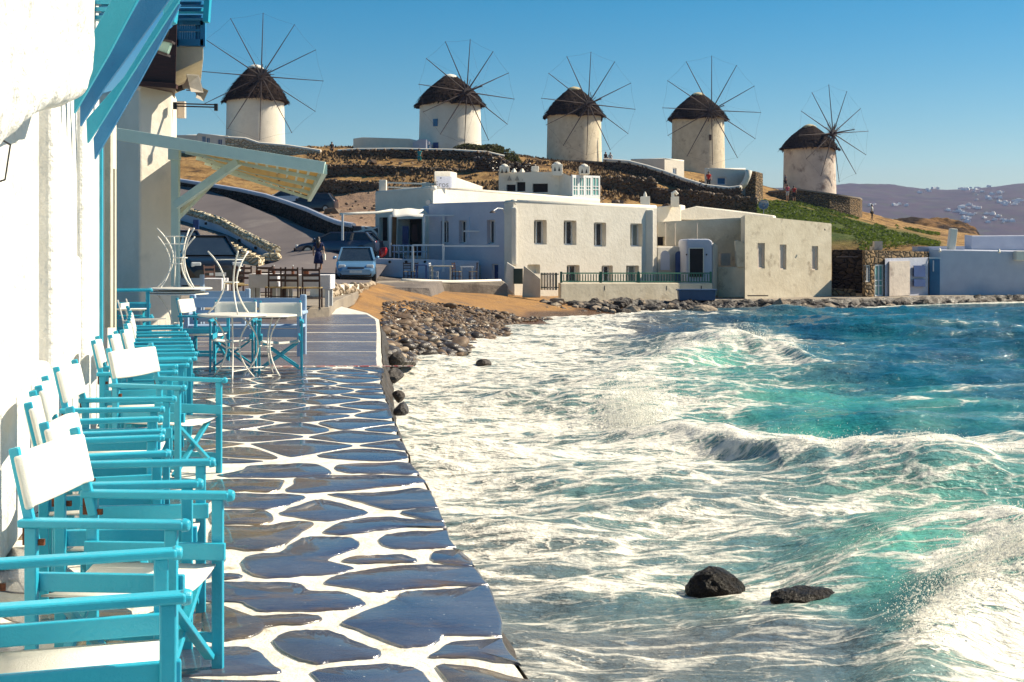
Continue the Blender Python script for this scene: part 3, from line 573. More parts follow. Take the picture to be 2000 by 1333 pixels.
for _ in range(9000):   # the burst near the middle
    a=rs.gauss(0,1); x,y,z=seaz(1238+a*30,822+rs.gauss(0,16)); hh=abs(rs.gauss(0,.26)); fleck(x+rs.gauss(0,.12+.25*hh),y+rs.gauss(0,.4),z+hh,rs.lognormvariate(-5.25,.45))
fm=mk('sea_foam_flecks',(.90,.89,.83),(.84,.83,.78),scale=5,rough=.6); 
translucent(fm,.5,(.9,.9,.85)); o=SP.build('sea_spray',fm,None); o['kind']='stuff'; tag(o,'white spray thrown up along the breaking wave crests','spray')
# rocks in the water
def rock(name,label,px,py,r,mat,seed,dz=0,cat='rock',disp=.18):
    x,y,_=seaz(px,py); mb=MB(); 
    vs,fs=ICO[3]; bm=bmesh.new(); bmesh.ops.create_icosphere(bm,subdivisions=5,radius=1)
    co=np.array([v.co[:] for v in bm.verts]); 
    dsp=1+disp*fbm(co[:,0]*1.5+seed,co[:,1]*1.5+co[:,2]*1.3,5,seed)+.05*fbm(co[:,0]*6+co[:,2]*4,co[:,1]*6-co[:,2]*5,4,seed+3)
    for v,d in zip(bm.verts,dsp): v.co=Vector((v.co.x*r[0]*d,v.co.y*r[1]*d,v.co.z*r[2]*d))
    me=bpy.data.meshes.new(name); bm.to_mesh(me); bm.free(); me.materials.append(mat); me.shade_smooth()
    o=bpy.data.objects.new(name,me); COL.objects.link(o); o.location=(x,y,_+dz); return tag(o,label,cat)
rock('sea_rock','black barnacled boulder breaking the foamy water',1396,1128,(.25,.2,.20),M['searock'],4,.045)
rock('sea_rock','flat brown rock awash beside the black boulder',1575,1172,(.30,.20,.11),M['searock'],9,-.02)
rock('sea_rock','small brown rock poking from the foam off the pebble beach',945,720,(.19,.17,.13),M['rockdark'],13,.03)
rock('sea_rock','pale rounded rock at the foot of the quay boulders',1370,612,(.75,.5,.36),M['rockpale'],17,.0)
# ---------------------------------------------------------------- the stone-paved waterfront
def S(d,w,z=0): return Vector((-.2192*d+w,d,z))         # along the cafe front: depth d, sideways w
EDGE=[(1180,1560),(1035,1333),(990,1262),(975,1200),(955,1140),(925,1100),(893,1068),(870,1025),(850,980),(838,955),(812,920),(800,890),(790,860),(778,835),(770,805),(752,775),(748,750),(752,720),(748,690),(747,655),(743,625),(720,612),(665,598)]
edge=[G(a,b) for a,b in EDGE]; edge=[Vector((.55,2.6,0)),Vector((.30,3.2,0))]+edge
ex=np.array([p.x for p in edge]); ey=np.array([p.y for p in edge])
e_y=np.arange(2.6,ey[-1],.09); e_x=np.interp(e_y,ey,ex); nx=fbm(e_y*2.3,e_y*0+1.7,4,93)*.035*np.clip((22-e_y)/6,0,1); ex=np.append(e_x+nx,ex[-1]); ey=np.append(e_y,ey[-1]); edge=[Vector((a,b,0)) for a,b in zip(ex,ey)]
pave_poly=[(p.x-.03,p.y,0) for p in edge]+[(-13,edge[-1].y,0),(-13,2.6,0)]
mb=MB(); mb.prism([Vector(p) for p in pave_poly],(0,0,-.35)); pav=mb.build('paved_waterfront',M['grout'],None); pav['kind']='structure'
# rough wall under the edge, dropping into the water
n=420; t=np.linspace(0,1,n); yy=np.interp(t,[0,1],[2.6,edge[-1].y]); xx=np.interp(yy,ey,ex)
zz=np.linspace(-.002,-2.2,26); Xe=np.repeat(xx[:,None],26,1); Ye=np.repeat(yy[:,None],26,1); Ze=np.repeat(zz[None],n,0)
off=-.014+ .0*Xe + np.clip(-Ze,0,.3)/.3*(.05+.16*fbm(Ye*2.2,Ze*3,4,71)+.05*(-Ze))
grid_mesh('waterfront_wall',Xe+off,Ye,Ze,M['rockdark'])
def catmull(pts,k=3):
    n=len(pts); out=[]
    for i in range(n):
        p0,p1,p2,p3=pts[i-1],pts[i],pts[(i+1)%n],pts[(i+2)%n]
        for j in range(k):
            t=j/k; out.append(tuple(.5*((2*p1[c])+(-p0[c]+p2[c])*t+(2*p0[c]-5*p1[c]+4*p2[c]-p3[c])*t*t+(-p0[c]+3*p1[c]-3*p2[c]+p3[c])*t**3) for c in (0,1)))
    return out
smats=[M['slate'],M['slate'],M['slate_grey'],M['slate'],M['slate_brown'],M['slate_grey']]
def stone(poly,h=.007,z0=0,mat=None,rs=random):
    """one paving stone: slightly domed top with a rounded shoulder"""
    n=len(poly); cx=sum(p[0] for p in poly)/n; cy=sum(p[1] for p in poly)/n; mb=MB()
    tx,ty=rs.uniform(-.006,.006),rs.uniform(-.006,.006)
    def ring(s,z): return [(cx+(p[0]-cx)*s,cy+(p[1]-cy)*s,z0+z+(tx*(p[0]-cx)+ty*(p[1]-cy) if z>0 else 0)) for p in poly]
    r=[ring(1,-.004),ring(.985,h*.75),ring(.95,h)]
    vs=r[0]+r[1]+r[2]+[(cx,cy,z0+h*1.1)]; fs=[]
    for a in range(2):
        for i in range(n): j=(i+1)%n; fs.append((a*n+i,a*n+j,(a+1)*n+j,(a+1)*n+i))
    for i in range(n): fs.append((2*n+i,2*n+(i+1)%n,3*n))
    mb.add(vs,fs); return mb.build('paving_stone',mat or rs.choice(smats),pav,smooth=True)
ZA=[([(840,40),(900,24),(1080,18),(1290,20),(1330,80),(1150,82),(1000,80),(880,72)],0),
([(540,182),(590,140),(620,104),(900,92),(1150,94),(1335,102),(1340,140),(1100,168),(800,190),(620,198)],0),
([(60,125),(300,115),(520,118),(535,135),(480,188),(300,190),(90,186)],4),
([(290,58),(330,32),(540,26),(740,28),(825,78),(700,98),(450,106),(260,106),(130,92)],0),
([(800,205),(1000,200),(1200,188),(1362,170),(1408,235),(1405,280),(1280,294),(1150,298),(1000,255),(880,225)],2),
([(130,205),(400,205),(600,208),(668,222),(600,255),(480,290),(300,290),(130,280)],0),
([(505,320),(600,280),(700,248),(760,240),(850,255),(960,285),(1045,315),(960,345),(860,362),(760,368),(600,345)],0),
([(1240,318),(1300,300),(1432,290),(1458,362),(1400,362),(1320,345)],2),
([(765,432),(830,395),(920,366),(1100,343),(1250,350),(1400,370),(1492,386),(1490,408),(1300,402),(1150,420),(1050,432),(900,450),(800,446)],0),
([(100,312),(300,302),(440,310),(475,355),(420,385),(260,386),(100,382)],4),
([(100,402),(330,395),(470,385),(560,370),(690,370),(718,390),(650,430),(600,470),(540,510),(480,530),(400,545),(320,548),(230,535),(100,520)],4),
([(282,602),(350,572),(500,560),(560,520),(620,478),(700,460),(820,460),(930,464),(990,492),(980,530),(860,568),(805,600),(830,628),(960,650),(860,680),(700,698),(560,704),(430,712),(330,690),(285,650)],0),
([(1105,490),(1120,465),(1170,448),(1300,430),(1400,432),(1508,428),(1560,510),(1470,528),(1400,532),(1250,536),(1150,525)],0),
([(880,610),(960,582),(1100,575),(1250,572),(1335,600),(1310,616),(1200,618),(1050,622),(960,622)],5),
([(1415,590),(1440,552),(1520,540),(1620,542),(1665,590),(1690,642),(1620,640),(1530,630),(1440,615)],0),
([(772,748),(800,715),(850,695),(950,675),(1050,660),(1180,640),(1350,632),(1500,635),(1640,648),(1710,664),(1762,750),(1600,754),(1450,764),(1300,775),(1180,785),(1080,795),(980,780),(900,765)],0),
([(60,738),(250,734),(400,735),(560,736),(640,750),(700,790),(800,792),(900,800),(980,830),(1030,865),(960,890),(850,902),(700,912),(520,912),(400,912),(330,890),(250,852),(60,850)],0),
([(1210,830),(1250,800),(1350,785),(1500,775),(1640,765),(1768,755),(1815,860),(1842,980),(1832,1055),(1650,1058),(1500,1055),(1470,1085),(1430,1112),(1340,1125),(1250,1130),(1150,1095),(1050,1060),(960,1020),(872,990),(930,950),(1040,905),(1180,848)],0),
([(60,880),(180,888),(230,915),(290,945),(420,940),(560,932),(700,932),(765,945),(760,968),(640,990),(500,995),(420,1015),(370,1055),(250,1078),(60,1085)],4),
([(465,1088),(520,1045),(600,1026),(700,1022),(800,1026),(870,1045),(960,1090),(1060,1128),(1125,1155),(1100,1190),(980,1200),(850,1212),(740,1228),(640,1210),(560,1180),(500,1135)],2),
([(-150,1140),(0,1130),(160,1128),(300,1128),(380,1150),(430,1190),(480,1240),(525,1278),(420,1290),(250,1296),(0,1300),(-150,1300)],0),
([(1405,1190),(1460,1150),(1540,1102),(1700,1086),(1880,1080),(1925,1150),(1965,1232),(1850,1225),(1700,1195),(1550,1192)],0),
([(692,1282),(760,1258),(850,1245),(1000,1235),(1150,1226),(1250,1240),(1350,1262),(1420,1330),(1520,1420),(1560,1520),(1300,1560),(1000,1540),(850,1450),(760,1360)],0),
([(1450,1245),(1600,1238),(1750,1260),(1950,1330),(2070,1420),(2150,1520),(1950,1560),(1750,1500),(1580,1400)],4),
([(-150,1330),(100,1325),(350,1330),(520,1340),(620,1400),(700,1480),(720,1580),(400,1620),(-150,1600)],0),
([(60,565),(140,570),(188,592),(160,622),(60,640)],0),([(150,690),(240,688),(290,702),(220,716),(130,715)],5)]
traced=[]
for pts,mi in ZA:
    q=catmull([(380+a/3.077,900+b/3.077) for a,b in pts],3); q=[(a+random.gauss(0,.9),b+random.gauss(0,.55)) for a,b in q]
    g=[G(a,b) for a,b in q]; poly=[(p.x,p.y) for p in g]; traced.append(poly)
    # keep inside the edge
    poly=[((float(np.interp(y,ey,ex))-.006 if x>float(np.interp(y,ey,ex))-.07 else x),y) for x,y in poly]
    stone(poly,mat=smats[mi],h=.009)
tc_=[]
for poly in traced:
    for a in poly: tc_.append(a)
    tc_.append((sum(p[0] for p in poly)/len(poly),sum(p[1] for p in poly)/len(poly)))
# the rest: rounded Voronoi cells
rv=random.Random(21); seeds=[]
def clip(poly,a,b,c):   # keep a*x+b*y<=c
    out=[]
    for i in range(len(poly)):
        p,q=poly[i],poly[(i+1)%len(poly)]; dp=a*p[0]+b*p[1]-c; dq=a*q[0]+b*q[1]-c
        if dp<=0: out.append(p)
        if (dp<0)!=(dq<0) and dp!=dq: t=dp/(dp-dq); out.append((p[0]+(q[0]-p[0])*t,p[1]+(q[1]-p[1])*t))
    return out
y=3.0; row=0
while y<17.6:
    sp=.50 if y<9 else .62
    xl=-.2192*y-1.1; xr=float(np.interp(y,ey,ex)); x=xl+ (row%2)*sp*.6
    while x<xr+.3:
        seeds.append((x+rv.uniform(-.17,.17),y+rv.uniform(-.13,.13))); x+=sp*1.45
    y+=sp*.72; row+=1
lim=lambda y: G(430,905).y
bnd=9.55
def px_of(x,y): return 1000+F*x/y
made=0
for (sx_,sy_) in seeds:
    near=sy_<bnd
    if near and px_of(sx_,sy_)>418 : continue
    poly=[(sx_-1,sy_-1),(sx_+1,sy_-1),(sx_+1,sy_+1),(sx_-1,sy_+1)]
    for (ox,oy) in seeds:
        if (ox,oy)==(sx_,sy_) or abs(ox-sx_)>1.6 or abs(oy-sy_)>1.6: continue
        mx_,my_=(ox+sx_)/2,(oy+sy_)/2; dx,dy=ox-sx_,oy-sy_; poly=clip(poly,dx,dy,dx*mx_+dy*my_)
        if len(poly)<3: break
    if len(poly)<3: continue
    # waterfront edge and the wall
    i=int(np.searchsorted(ey,sy_)); i=min(max(i,1),len(ey)-1)
    i0,i1=max(i-4,0),min(i+4,len(ey)-1); a_,b_=(ex[i0],ey[i0]),(ex[i1],ey[i1]); nx_,ny_=(b_[1]-a_[1]),-(b_[0]-a_[0]); L=math.hypot(nx_,ny_); nx_,ny_=nx_/L,ny_/L
    poly=clip(poly,nx_,ny_,nx_*a_[0]+ny_*a_[1]-.012)
    if near: poly=clip(poly,1,.2192,-.05) if False else clip(poly,1,0,PX(424,sy_)+.0)
    if not near: poly=clip(poly,0,-1,-bnd)
    if sy_>9: poly=clip(poly,0,1,17.45)
    if len(poly)<3: continue
    # inset for the joint
    cx=sum(p[0] for p in poly)/len(poly); cy=sum(p[1] for p in poly)/len(poly)
    q=poly; g=.020 if not near else .028
    m=len(poly); area=0
    for i in range(m):
        a,b=poly[i],poly[(i+1)%m]; area+=a[0]*b[1]-b[0]*a[1]
    sgn=1 if area>0 else -1
    for i in range(m):
        a,b=poly[i],poly[(i+1)%m]; nx_,ny_=(b[1]-a[1])*sgn,-(b[0]-a[0])*sgn; L=math.hypot(nx_,ny_)
        if L<1e-5: continue
        nx_,ny_=nx_/L,ny_/L
        onedge=abs(a[0]-np.interp(a[1],ey,ex))<.08 and abs(b[0]-np.interp(b[1],ey,ex))<.08
        q=clip(q,nx_,ny_,nx_*a[0]+ny_*a[1]-(.0 if onedge else g*rv.uniform(.7,1.3)))
        if len(q)<3: break
    if len(q)<3: continue
    ar=abs(sum(q[i][0]*q[(i+1)%len(q)][1]-q[(i+1)%len(q)][0]*q[i][1] for i in range(len(q))))/2
    if ar<.03: continue
    # Chaikin rounding
    for _ in range(2):
        r=[]
        for i in range(len(q)):
            a,b=q[i],q[(i+1)%len(q)]; r+= [(a[0]*.78+b[0]*.22,a[1]*.78+b[1]*.22),(a[0]*.22+b[0]*.78,a[1]*.22+b[1]*.78)]
        q=r
    stone(q,h=.006,rs=rv,mat=(rv.choice([M['slate'],M['slate_brown'],M['slate_grey']]) if px_of(sx_,sy_)<560 else rv.choice([M['slate'],M['slate'],M['slate_grey']]))); made+=1
# concrete apron beyond the stones, in broad bays with whitened joints
for (y0,y1) in [(17.62,20.0),(20.12,22.15),(22.3,24.6),(24.8,27.1),(27.3,31.6)]:
    xr0=float(np.interp(y0,ey,ex)); xr1=float(np.interp(y1,ey,ex))
    m=MB(); pts=[(-9.5,y0),(xr0-.10,y0)]+[(float(np.interp(t,ey,ex))-.10,t) for t in np.linspace(y0,y1,5)[1:-1]]+[(xr1-.10,y1),(-9.5,y1)]
    m.prism([Vector((a,b,-.02)) for a,b in pts],(0,0,.025)); m.build('concrete_slab',M['concrete'],pav,bevel=.008)
m=MB()
for k in range(14):   # faded red edge line
    x0=-3.25+k*.145; m.box((x0,17.545,.004),(.12,.05,.010))
m.build('red_edge_line',mk('faded_red_paint',(.45,.06,.05),(.62,.50,.45),scale=9,rough=.7,lo=.45,hi=.55),pav)
for (a,b,r) in [(768,735,.13),(779,800,.10),(766,705,.16),(774,775,.09)]:
    p=G(a+4,b,-.28); m=MB(); m.lump(p,(r,r*1.3,r*.9),seed=int(a+b),sub=2); m.build('boulder',M['rockpale'] if a in(770,782) else M['rockdark'],pav,smooth=False)
# ---------------------------------------------------------------- the cafe front on the left
def wallsurf(name,pts_fn,ns,nt,mat,parent):
    X=np.zeros((nt,ns));Y=X.copy();Z=X.copy()
    for i in range(nt):
        for j in range(ns):
            p=pts_fn(j/(ns-1),i/(nt-1)); X[i,j],Y[i,j],Z[i,j]=p
    return X,Y,Z
cafe=thing('cafe_building','thickly whitewashed cafe front bulging over the row of director chairs','building',S(6,-1.6))
m=MB()
# wall segments with reveals: (d0,d1) solid, recess between
segs=[(-1,7.75,-1.05),(8.45,9.9,-1.06),(10.25,11.6,-1.05)]
for (d0,d1,wv) in segs: m.prism([S(d0,wv),S(d1,wv),S(d1,wv-1.2),S(d0,wv-1.2)],(0,0,7))
m.prism([S(7.74,-1.07),S(8.46,-1.07),S(8.46,-1.8),S(7.74,-1.8)],(0,0,.84)); m.prism([S(7.74,-1.33,.8),S(8.46,-1.33,.8),S(8.46,-1.8,.8),S(7.74,-1.8,.8)],(0,0,6)); 
m.prism([S(9.89,-1.20),S(10.26,-1.20),S(10.26,-1.8),S(9.89,-1.8)],(0,0,7))
m.prism([S(9.89,-1.07),S(10.26,-1.07),S(10.26,-1.8),S(9.89,-1.8)],(0,0,1.5))
wl=m.build('wall',M['plaster_near'],cafe,bevel=.05,seg=4)
# bulge of plaster overhead
ns,nt_=90,70; X=np.zeros((nt_,ns));Y=X.copy();Z=X.copy()
for j in range(ns):
    d=4.15+j/(ns-1)*3.75
    zb=np.interp(d,[4.15,4.9,5.3,5.9,6.4,6.9,7.25,7.6,7.9],[1.95,1.86,2.0,2.13,2.21,2.26,2.33,2.55,2.75])
    for i in range(nt_):
        t=i/(nt_-1); z=zb+t**1.5*2.6; e=min(1,t*1.0/.10)
        prof=(1-(1-min(1,t/.12))**2)**.5; endp=(1-max(0,(d-7.35)/.55)**2)**.5 if d<7.9 else 0
        pr=.34*prof*max(endp,0)*(1+.10*math.sin(z*2.6)) 
        q=S(d,-1.07+pr,z); X[i,j],Y[i,j],Z[i,j]=q
nn=fbm(Y*2.0,Z*2.0,4,91)*.05+fbm(Y*7,Z*7,3,92)*.012
X=X+nn
bl=grid_mesh('plaster_bulge',X-cafe.location.x,Y-cafe.location.y,Z-cafe.location.z,M['plaster_near'],kind=None,parent=cafe)
m=MB(); q=S(4.95,-.80); m.tube([S(4.95,-.9,2.0)+Vector((0,0,-.0)),S(4.95,-.78,1.93),S(4.95,-.80,1.80),S(4.95,-.98,1.74)],.004,5); m.build('cable',M['black'],cafe)
for (a,b,r) in [(34,117,.016),(74,109,.022)]:
    m=MB(); d=6.1; q=P(a,b,5.9); m.lump(q,(r,r,r*.7),seed=a,sub=2); m.build('hole',M['void'],cafe)
# blue door frame and cream jambs at the corner
m=MB(); m.prism([S(11.62,-1.09),S(11.74,-1.09),S(11.74,-1.03),S(11.62,-1.03)],(0,0,2.75)); m.prism([S(11.62,-1.13,2.75),S(11.74,-1.13,2.75),S(11.74,-1.03,2.75),S(11.62,-1.03,2.75)],(0,0,.06)); m.build('blue_door_jamb',M['teal'],cafe,bevel=.006)
m=MB(); m.bar(P(213,205,12.2),P(213,640,12.2),.055,.08); m.bar(P(223,330,12.6),P(223,640,12.6),.03,.05); m.build('cream_door_jamb',M['plaster_cream'],cafe,bevel=.006)
m=MB(); m.box((PX(146,13.2),13.6,1.5),(.5,.3,3.0)); m.build('rear_wall',M['plaster'],cafe)
# --- the diagonal blue planks of a stair-like wooden balcony underside
bal=thing('wooden_balcony','blue wooden balcony with diagonal planks overhanging the cafe wall','balcony',P(240,80,9.5))
def facepoly(pix,d,th=.04): 
    return [P(a,b,d) for a,b in pix],Vector((0,th,0))
PL=[[(144,132),(144,222),(210,109),(268,0),(326,-108),(268,-108),(217,0)],
[(156,200),(156,247),(205,170),(263,91),(329,0),(390,-88),(335,-88),(273,0),(207,112)],
[(168,234),(170,280),(196,242),(250,155),(316,52),(370,-30),(352,-20),(312,38),(242,150)],
[(182,270),(184,312),(217,256),(273,158),(328,56),(352,8),(340,8),(317,42),(242,168)]]
for i,pix in enumerate(PL):
    m=MB(); a,o_=facepoly(pix,8.9+.32*i); m.prism(a,o_); m.build('plank',M['blue'] if i in(1,3) else M['teal'],bal,bevel=.004)
m=MB(); a,o_=facepoly([(318,48),(340,44),(350,-40),(318,-40)],10.4,.10); m.prism(a,o_); m.build('post',M['teal'],bal,bevel=.006)
for i,yv in enumerate((6,20,36)):
    m=MB(); m.bar(P(176,yv,11.2),P(236,yv+1,11.2),.10,.035); m.build('slat',M['teal'],bal)
m=MB(); m.box((PX(205,11.6),11.6,PZ(0,11.6)),(.27,.1,.9)); m.build('shutter',M['blue'],bal)
# --- the column house beyond
ch=thing('corner_house','whitewashed corner house with a maroon wooden bay above its pier','house',P(285,560,24.08))
m=MB()
dn=14.2
plan=[(PX(188,25.97),25.97),(PX(272,24.08),24.08),(PX(336,24.68),24.68),(PX(345,26.49),26.49),(PX(345,31.82)-.1,31.82),(PX(188,31.82),31.82)]
top=PZ(165,24.42)
m.prism([Vector((a,b,0)) for a,b in plan],(0,0,top)); m.build('wall',M['plaster'],ch,bevel=.06,seg=3)
m=MB(); m.prism([P(a,b,23.91) for a,b in [(268,166),(343,172),(346,45),(330,58),(295,110)]],(-.72,2.75,0)); m.build('wooden_bay',M['maroon'],ch,bevel=.01)
m=MB(); m.bar(P(266,163,23.84),P(346,170,23.84),.13,.085); m.build('bay_sill',M['maroon'],ch,bevel=.008)
m=MB(); m.lump(P(268,170,23.91),(.075,.075,.075),seed=2,sub=2); m.build('white_lamp_globe',M['frame'],ch,smooth=True)
m=MB(); m.box((PX(354,27.52),27.52,PZ(215,27.52)),(.17,.14,.34)); m.build('meter_box',M['plaster_old'],ch)
# --- far balcony: louvres, railing panel and white slab
fb=thing('corner_balcony','blue louvred balcony on a white slab at the top of the corner house','balcony',P(370,90,25.11))
m=MB(); m.prism([P(a,b,24.6) for a,b in [(340,143),(340,91),(397,91),(397,117)]],(-.81,3.27,0)); m.build('slab',M['plaster_cream'],fb,bevel=.012)
m=MB(); m.bar(P(343,60,24.6),P(398,60,24.6),.07,.05) ; m.bar(P(343,45,24.6),P(398,45,24.6),.09,.09); m.bar(P(343,84,24.6),P(398,84,24.6),.09,.12); m.bar(P(397,42,24.6),P(397,92,24.6),.09,.09); m.bar(P(345,42,24.6),P(345,92,24.6),.09,.09); m.bar(P(388,42,24.68),P(388,92,24.68),.09,.07); m.build('railing_frame',M['blue'],fb)
for k in range(9):
    m=MB(); a=350+k*4.6; m.bar(P(a,46,24.63),P(a,84,24.63),.024,.024); m.build('baluster',M['blue'],fb)
m=MB(); m.box((PX(368,26.14),26.14,PZ(66,26.14)),(.62,.03,.52)); m.build('back_panel',M['blue'],fb)
for k in range(6):
    yv=36-13*k; m=MB(); m.prism([P(338,yv,24.25),P(403-k*.2,yv,24.25),P(405,yv-7,24.94),P(338,yv-7,24.94)],(0,.03,-.035)); m.build('louvre',M['teal'] if k%2 else M['blue'],fb)
m=MB(); m.bar(P(403,44,24.25),P(408,-30,24.25),.10,.17); m.build('louvre_post',M['teal'],fb)
# lantern
ln=thing('lantern','small pale green glass lantern hanging under the blue planks','lantern',P(320,90,11.2))
m=MB(); m.prism([P(a,b,11.2) for a,b in [(314,77),(334,82),(326,105),(306,98)]],(0,.07,0)); m.build('glass',M['lantern'],ln,bevel=.006)
m=MB(); m.prism([P(a,b,11.18) for a,b in [(312,74),(336,80),(335,84),(312,79)]],(0,.11,0)); m.prism([P(a,b,11.18) for a,b in [(305,98),(327,105),(326,109),(304,102)]],(0,.11,0)); m.build('frame',M['wooddark'],ln)
m=MB(); m.tube([P(324,78,11.25),P(330,60,11.2)],.006,5); m.build('hanger',M['black'],ln)
# loudspeaker horns
def horn(px,py,d,s,ang,label):
    t=thing('loudspeaker_horn',label,'loudspeaker',P(px,py,d)); b=Vector(t.location)
    dirv=Vector((math.cos(ang),-.35,math.sin(ang))).normalized(); u=dirv.cross(Vector((0,1,0))).normalized(); v=dirv.cross(u)
    def ring(k,a,c): o=b+dirv*k; return [o+u*a+v*c,o-u*a+v*c,o-u*a-v*c,o+u*a-v*c]
    m=MB(); rs_=[ring(-.10*s,.03*s,.03*s),ring(.0,.05*s,.06*s),ring(.10*s,.10*s,.13*s),ring(.16*s,.16*s,.2*s),ring(.15*s,.145*s,.185*s),ring(.02,.03*s,.03*s)]
    vs=[p for r in rs_ for p in r]; fs=[]
    for a in range(5):
        for k in range(4): fs.append((a*4+k,a*4+(k+1)%4,a*4+4+(k+1)%4,a*4+4+k))
    fs+=[(3,2,1,0),(20,21,22,23)]; m.add(vs,fs); m.build('bell',M['horn'],t)
    m=MB(); m.tube([b-dirv*.22*s,b-dirv*.08*s],.05*s,10); m.build('driver',M['wooddark'],t)
    m=MB(); m.tube([b-dirv*.1*s,b-dirv*.1*s+Vector((-.18,.1,.02))],.012,5); m.build('bracket',M['wooddark'],t)
horn(366,168,24.4,1.05,.25,'larger tan horn loudspeaker bolted below the white balcony slab')
horn(386,180,25.1,.70,-.45,'smaller tan horn loudspeaker pointing down beside the larger one')
br=thing('metal_bracket','pair of thin dark metal rods reaching out from the corner house','bracket',P(345,206,24.6))
for dy in (203.5,208.5):
    m=MB(); m.tube([P(338,dy-1,24.6),P(424,dy+1.5,24.6)],.014,6); m.build('rod',M['wooddark'],br)
for a in (342,422):
    m=MB(); m.box(P(a,207 if a<400 else 210,24.6),(.06,.06,.13)); m.build('end_clamp',M['black'],br)
# ---------------------------------------------------------------- the slatted awning
aw=thing('slatted_awning','pale green timber awning with straw matting reaching out from the corner house','awning',P(345,560,24.08))
A0,A1=P(226,263,20.98),P(634,331,20.98); B0,B1=P(345,305,32.68),P(604,388,32.68)
def awp(u,v):
    a=A0.lerp(A1,u); b=B0.lerp(B1,u); return a.lerp(b,v)
m=MB(); m.bar(awp(0,0)+Vector((0,0,.01)),awp(1,0)+Vector((0,0,.02)),.10,.19); m.build('rafter',M['palegreen'],aw,bevel=.006)
for v in (.25,.50,.75,1.0):
    m=MB(); m.bar(awp(.27,v),awp(1,v),.12,.075); m.build('rafter',M['palegreen'],aw,bevel=.006)
m=MB(); m.bar(awp(1,0),awp(1,1),.08,.15); m.build('edge_board',M['palegreen'],aw)
for k in range(13):
    u=.33+.055*k; m=MB(); m.bar(awp(u,.01)+Vector((0,0,.024)),awp(u,1)+Vector((0,0,.045)),.04,.022); m.build('batten',M['palegreen'],aw)
m=MB(); c=[awp(.25,.02),awp(.995,.02),awp(1.01,1.01),awp(.25,1.01)]; m.prism([p+Vector((0,0,.062)) for p in c],(0,0,.03)); m.build('straw_mat',M['reed'],aw)
rr_=random.Random(4)
for v in (.22,.48,.73):
    for u in np.arange(.36,.98,.14):
        m=MB(); p=awp(float(u),v+.035)+Vector((0,0,-.01)); m.lump(p,(.035,.035,.05),seed=rr_.randint(0,99),sub=1); m.build('bulb',M['rust'],aw)
m=MB(); m.bar(P(343,300,22.88),P(343,663,22.88),.13,.13); m.build('post',M['palegreen'],aw,bevel=.006)
m=MB(); m.bar(P(343,402,22.53),P(466,316,22.19),.12,.13); m.build('brace',M['palegreen'],aw,bevel=.006)
m=MB(); m.bar(P(346,425,25.11),P(440,330,30.1),.10,.10); m.build('brace',M['palegreen'],aw,bevel=.006)
m=MB(); m.box(P(341,302,22.79),(.19,.17,.19)); m.build('joint_block',M['palegreen'],aw,bevel=.01)
# ---------------------------------------------------------------- director chairs
def make_chair():
    t=thing('director_chair','chair','chair',(0,0,0)); T=M['teal']
    for s in (-1,1):
        m=MB(); y=.262*s; pts=[(-.25,y,.640),(.20,y,.640),(.262,y,.640),(.285,y,.634)]
        m.bar((-.31,y,.640),(.245,y,.640),.055,.028); 
        m.tube([(.235,y-.0275+.0275,.640),(.262,y,.638)],[.026,.02],8); m.build('armrest',T,t,bevel=.009,seg=3)
        m=MB(); m.bar((.20,y,.0),(.20,y,.627),.026,.042,up=(1,0,0)); m.build('front_leg',T,t,bevel=.005)
        m=MB(); m.bar((-.27,y,.0),(-.27,y,.627),.026,.042,up=(1,0,0)); m.build('rear_leg',T,t,bevel=.005)
        m=MB(); m.bar((-.262,y*.955,.56),(-.335,y*.955,.885),.024,.036,up=(1,0,0)); m.build('back_post',T,t,bevel=.006)
        m=MB(); m.bar((-.29,y*.90,.440),(.235,y*.90,.440),.024,.062); m.build('seat_rail',T,t,bevel=.004)
        m=MB(); m.bar((-.26,y,.12),(.19,y,.12),.020,.035); m.build('floor_rail',T,t,bevel=.004)
        m=MB(); m.box((-.285,y*.97,.595),(.035,.012,.06)); m.box((-.255,y*.97,.575),(.05,.014,.02)); m.build('rusty_hinge',M['rust'],t)
    for x in (.165,-.21):
        for s in (-1,1):
            m=MB(); xx=x+.013*s; m.bar((xx,-.215*s,.375),(xx,.235*s,.055),.022,.036,up=(1,0,0)); m.build('cross_brace',T,t,bevel=.004)
    m=MB(); nn_=9; V=[];Fc=[]
    for i in range(nn_):
        y=-.235+.47*i/(nn_-1); z=.395-.025*(1-(2*i/(nn_-1)-1)**2)
        for x in (-.25,0,.20): V.append((x,y,z))
    for i in range(nn_-1):
        for j in range(2): Fc.append((i*3+j,i*3+j+1,i*3+j+4,i*3+j+3))
    m.add(V,Fc); o=m.build('seat',M['canvas'],t,smooth=True); md=o.modifiers.new('thick','SOLIDIFY'); md.thickness=.006
    m=MB(); V=[];Fc=[]; nz_=5
    for i in range(13):
        u=-1+2*i/12; y=.268*u; bow=.030*(1-u*u)
        for k in range(nz_):
            h=k/(nz_-1); z=.685+.175*h; x=-.290-.040*h-bow*.6+(.018 if abs(u)>.95 else 0); V.append((x-.0,y,z-.012*(1-u*u)*(1-h)))
    for i in range(12):
        for k in range(nz_-1): a=i*nz_+k; Fc.append((a,a+1,a+nz_+1,a+nz_))
    m.add(V,Fc); o=m.build('backrest',M['canvas'],t,smooth=True); md=o.modifiers.new('thick','SOLIDIFY'); md.thickness=.03; md.offset=0; b2=o.modifiers.new('b','BEVEL'); b2.width=.008; b2.segments=2
    return t
chair0=make_chair(); first=[True]
def put(x,y,rz,label,group='turquoise director chairs along the cafe front',z=0,s=1):
    t=chair0 if first[0] else copytree(chair0); first[0]=False
    t.location=(x,y,z); t.rotation_euler[2]=rz; t.scale=(s,s,s); t['label']=label; t['group']=group; return t
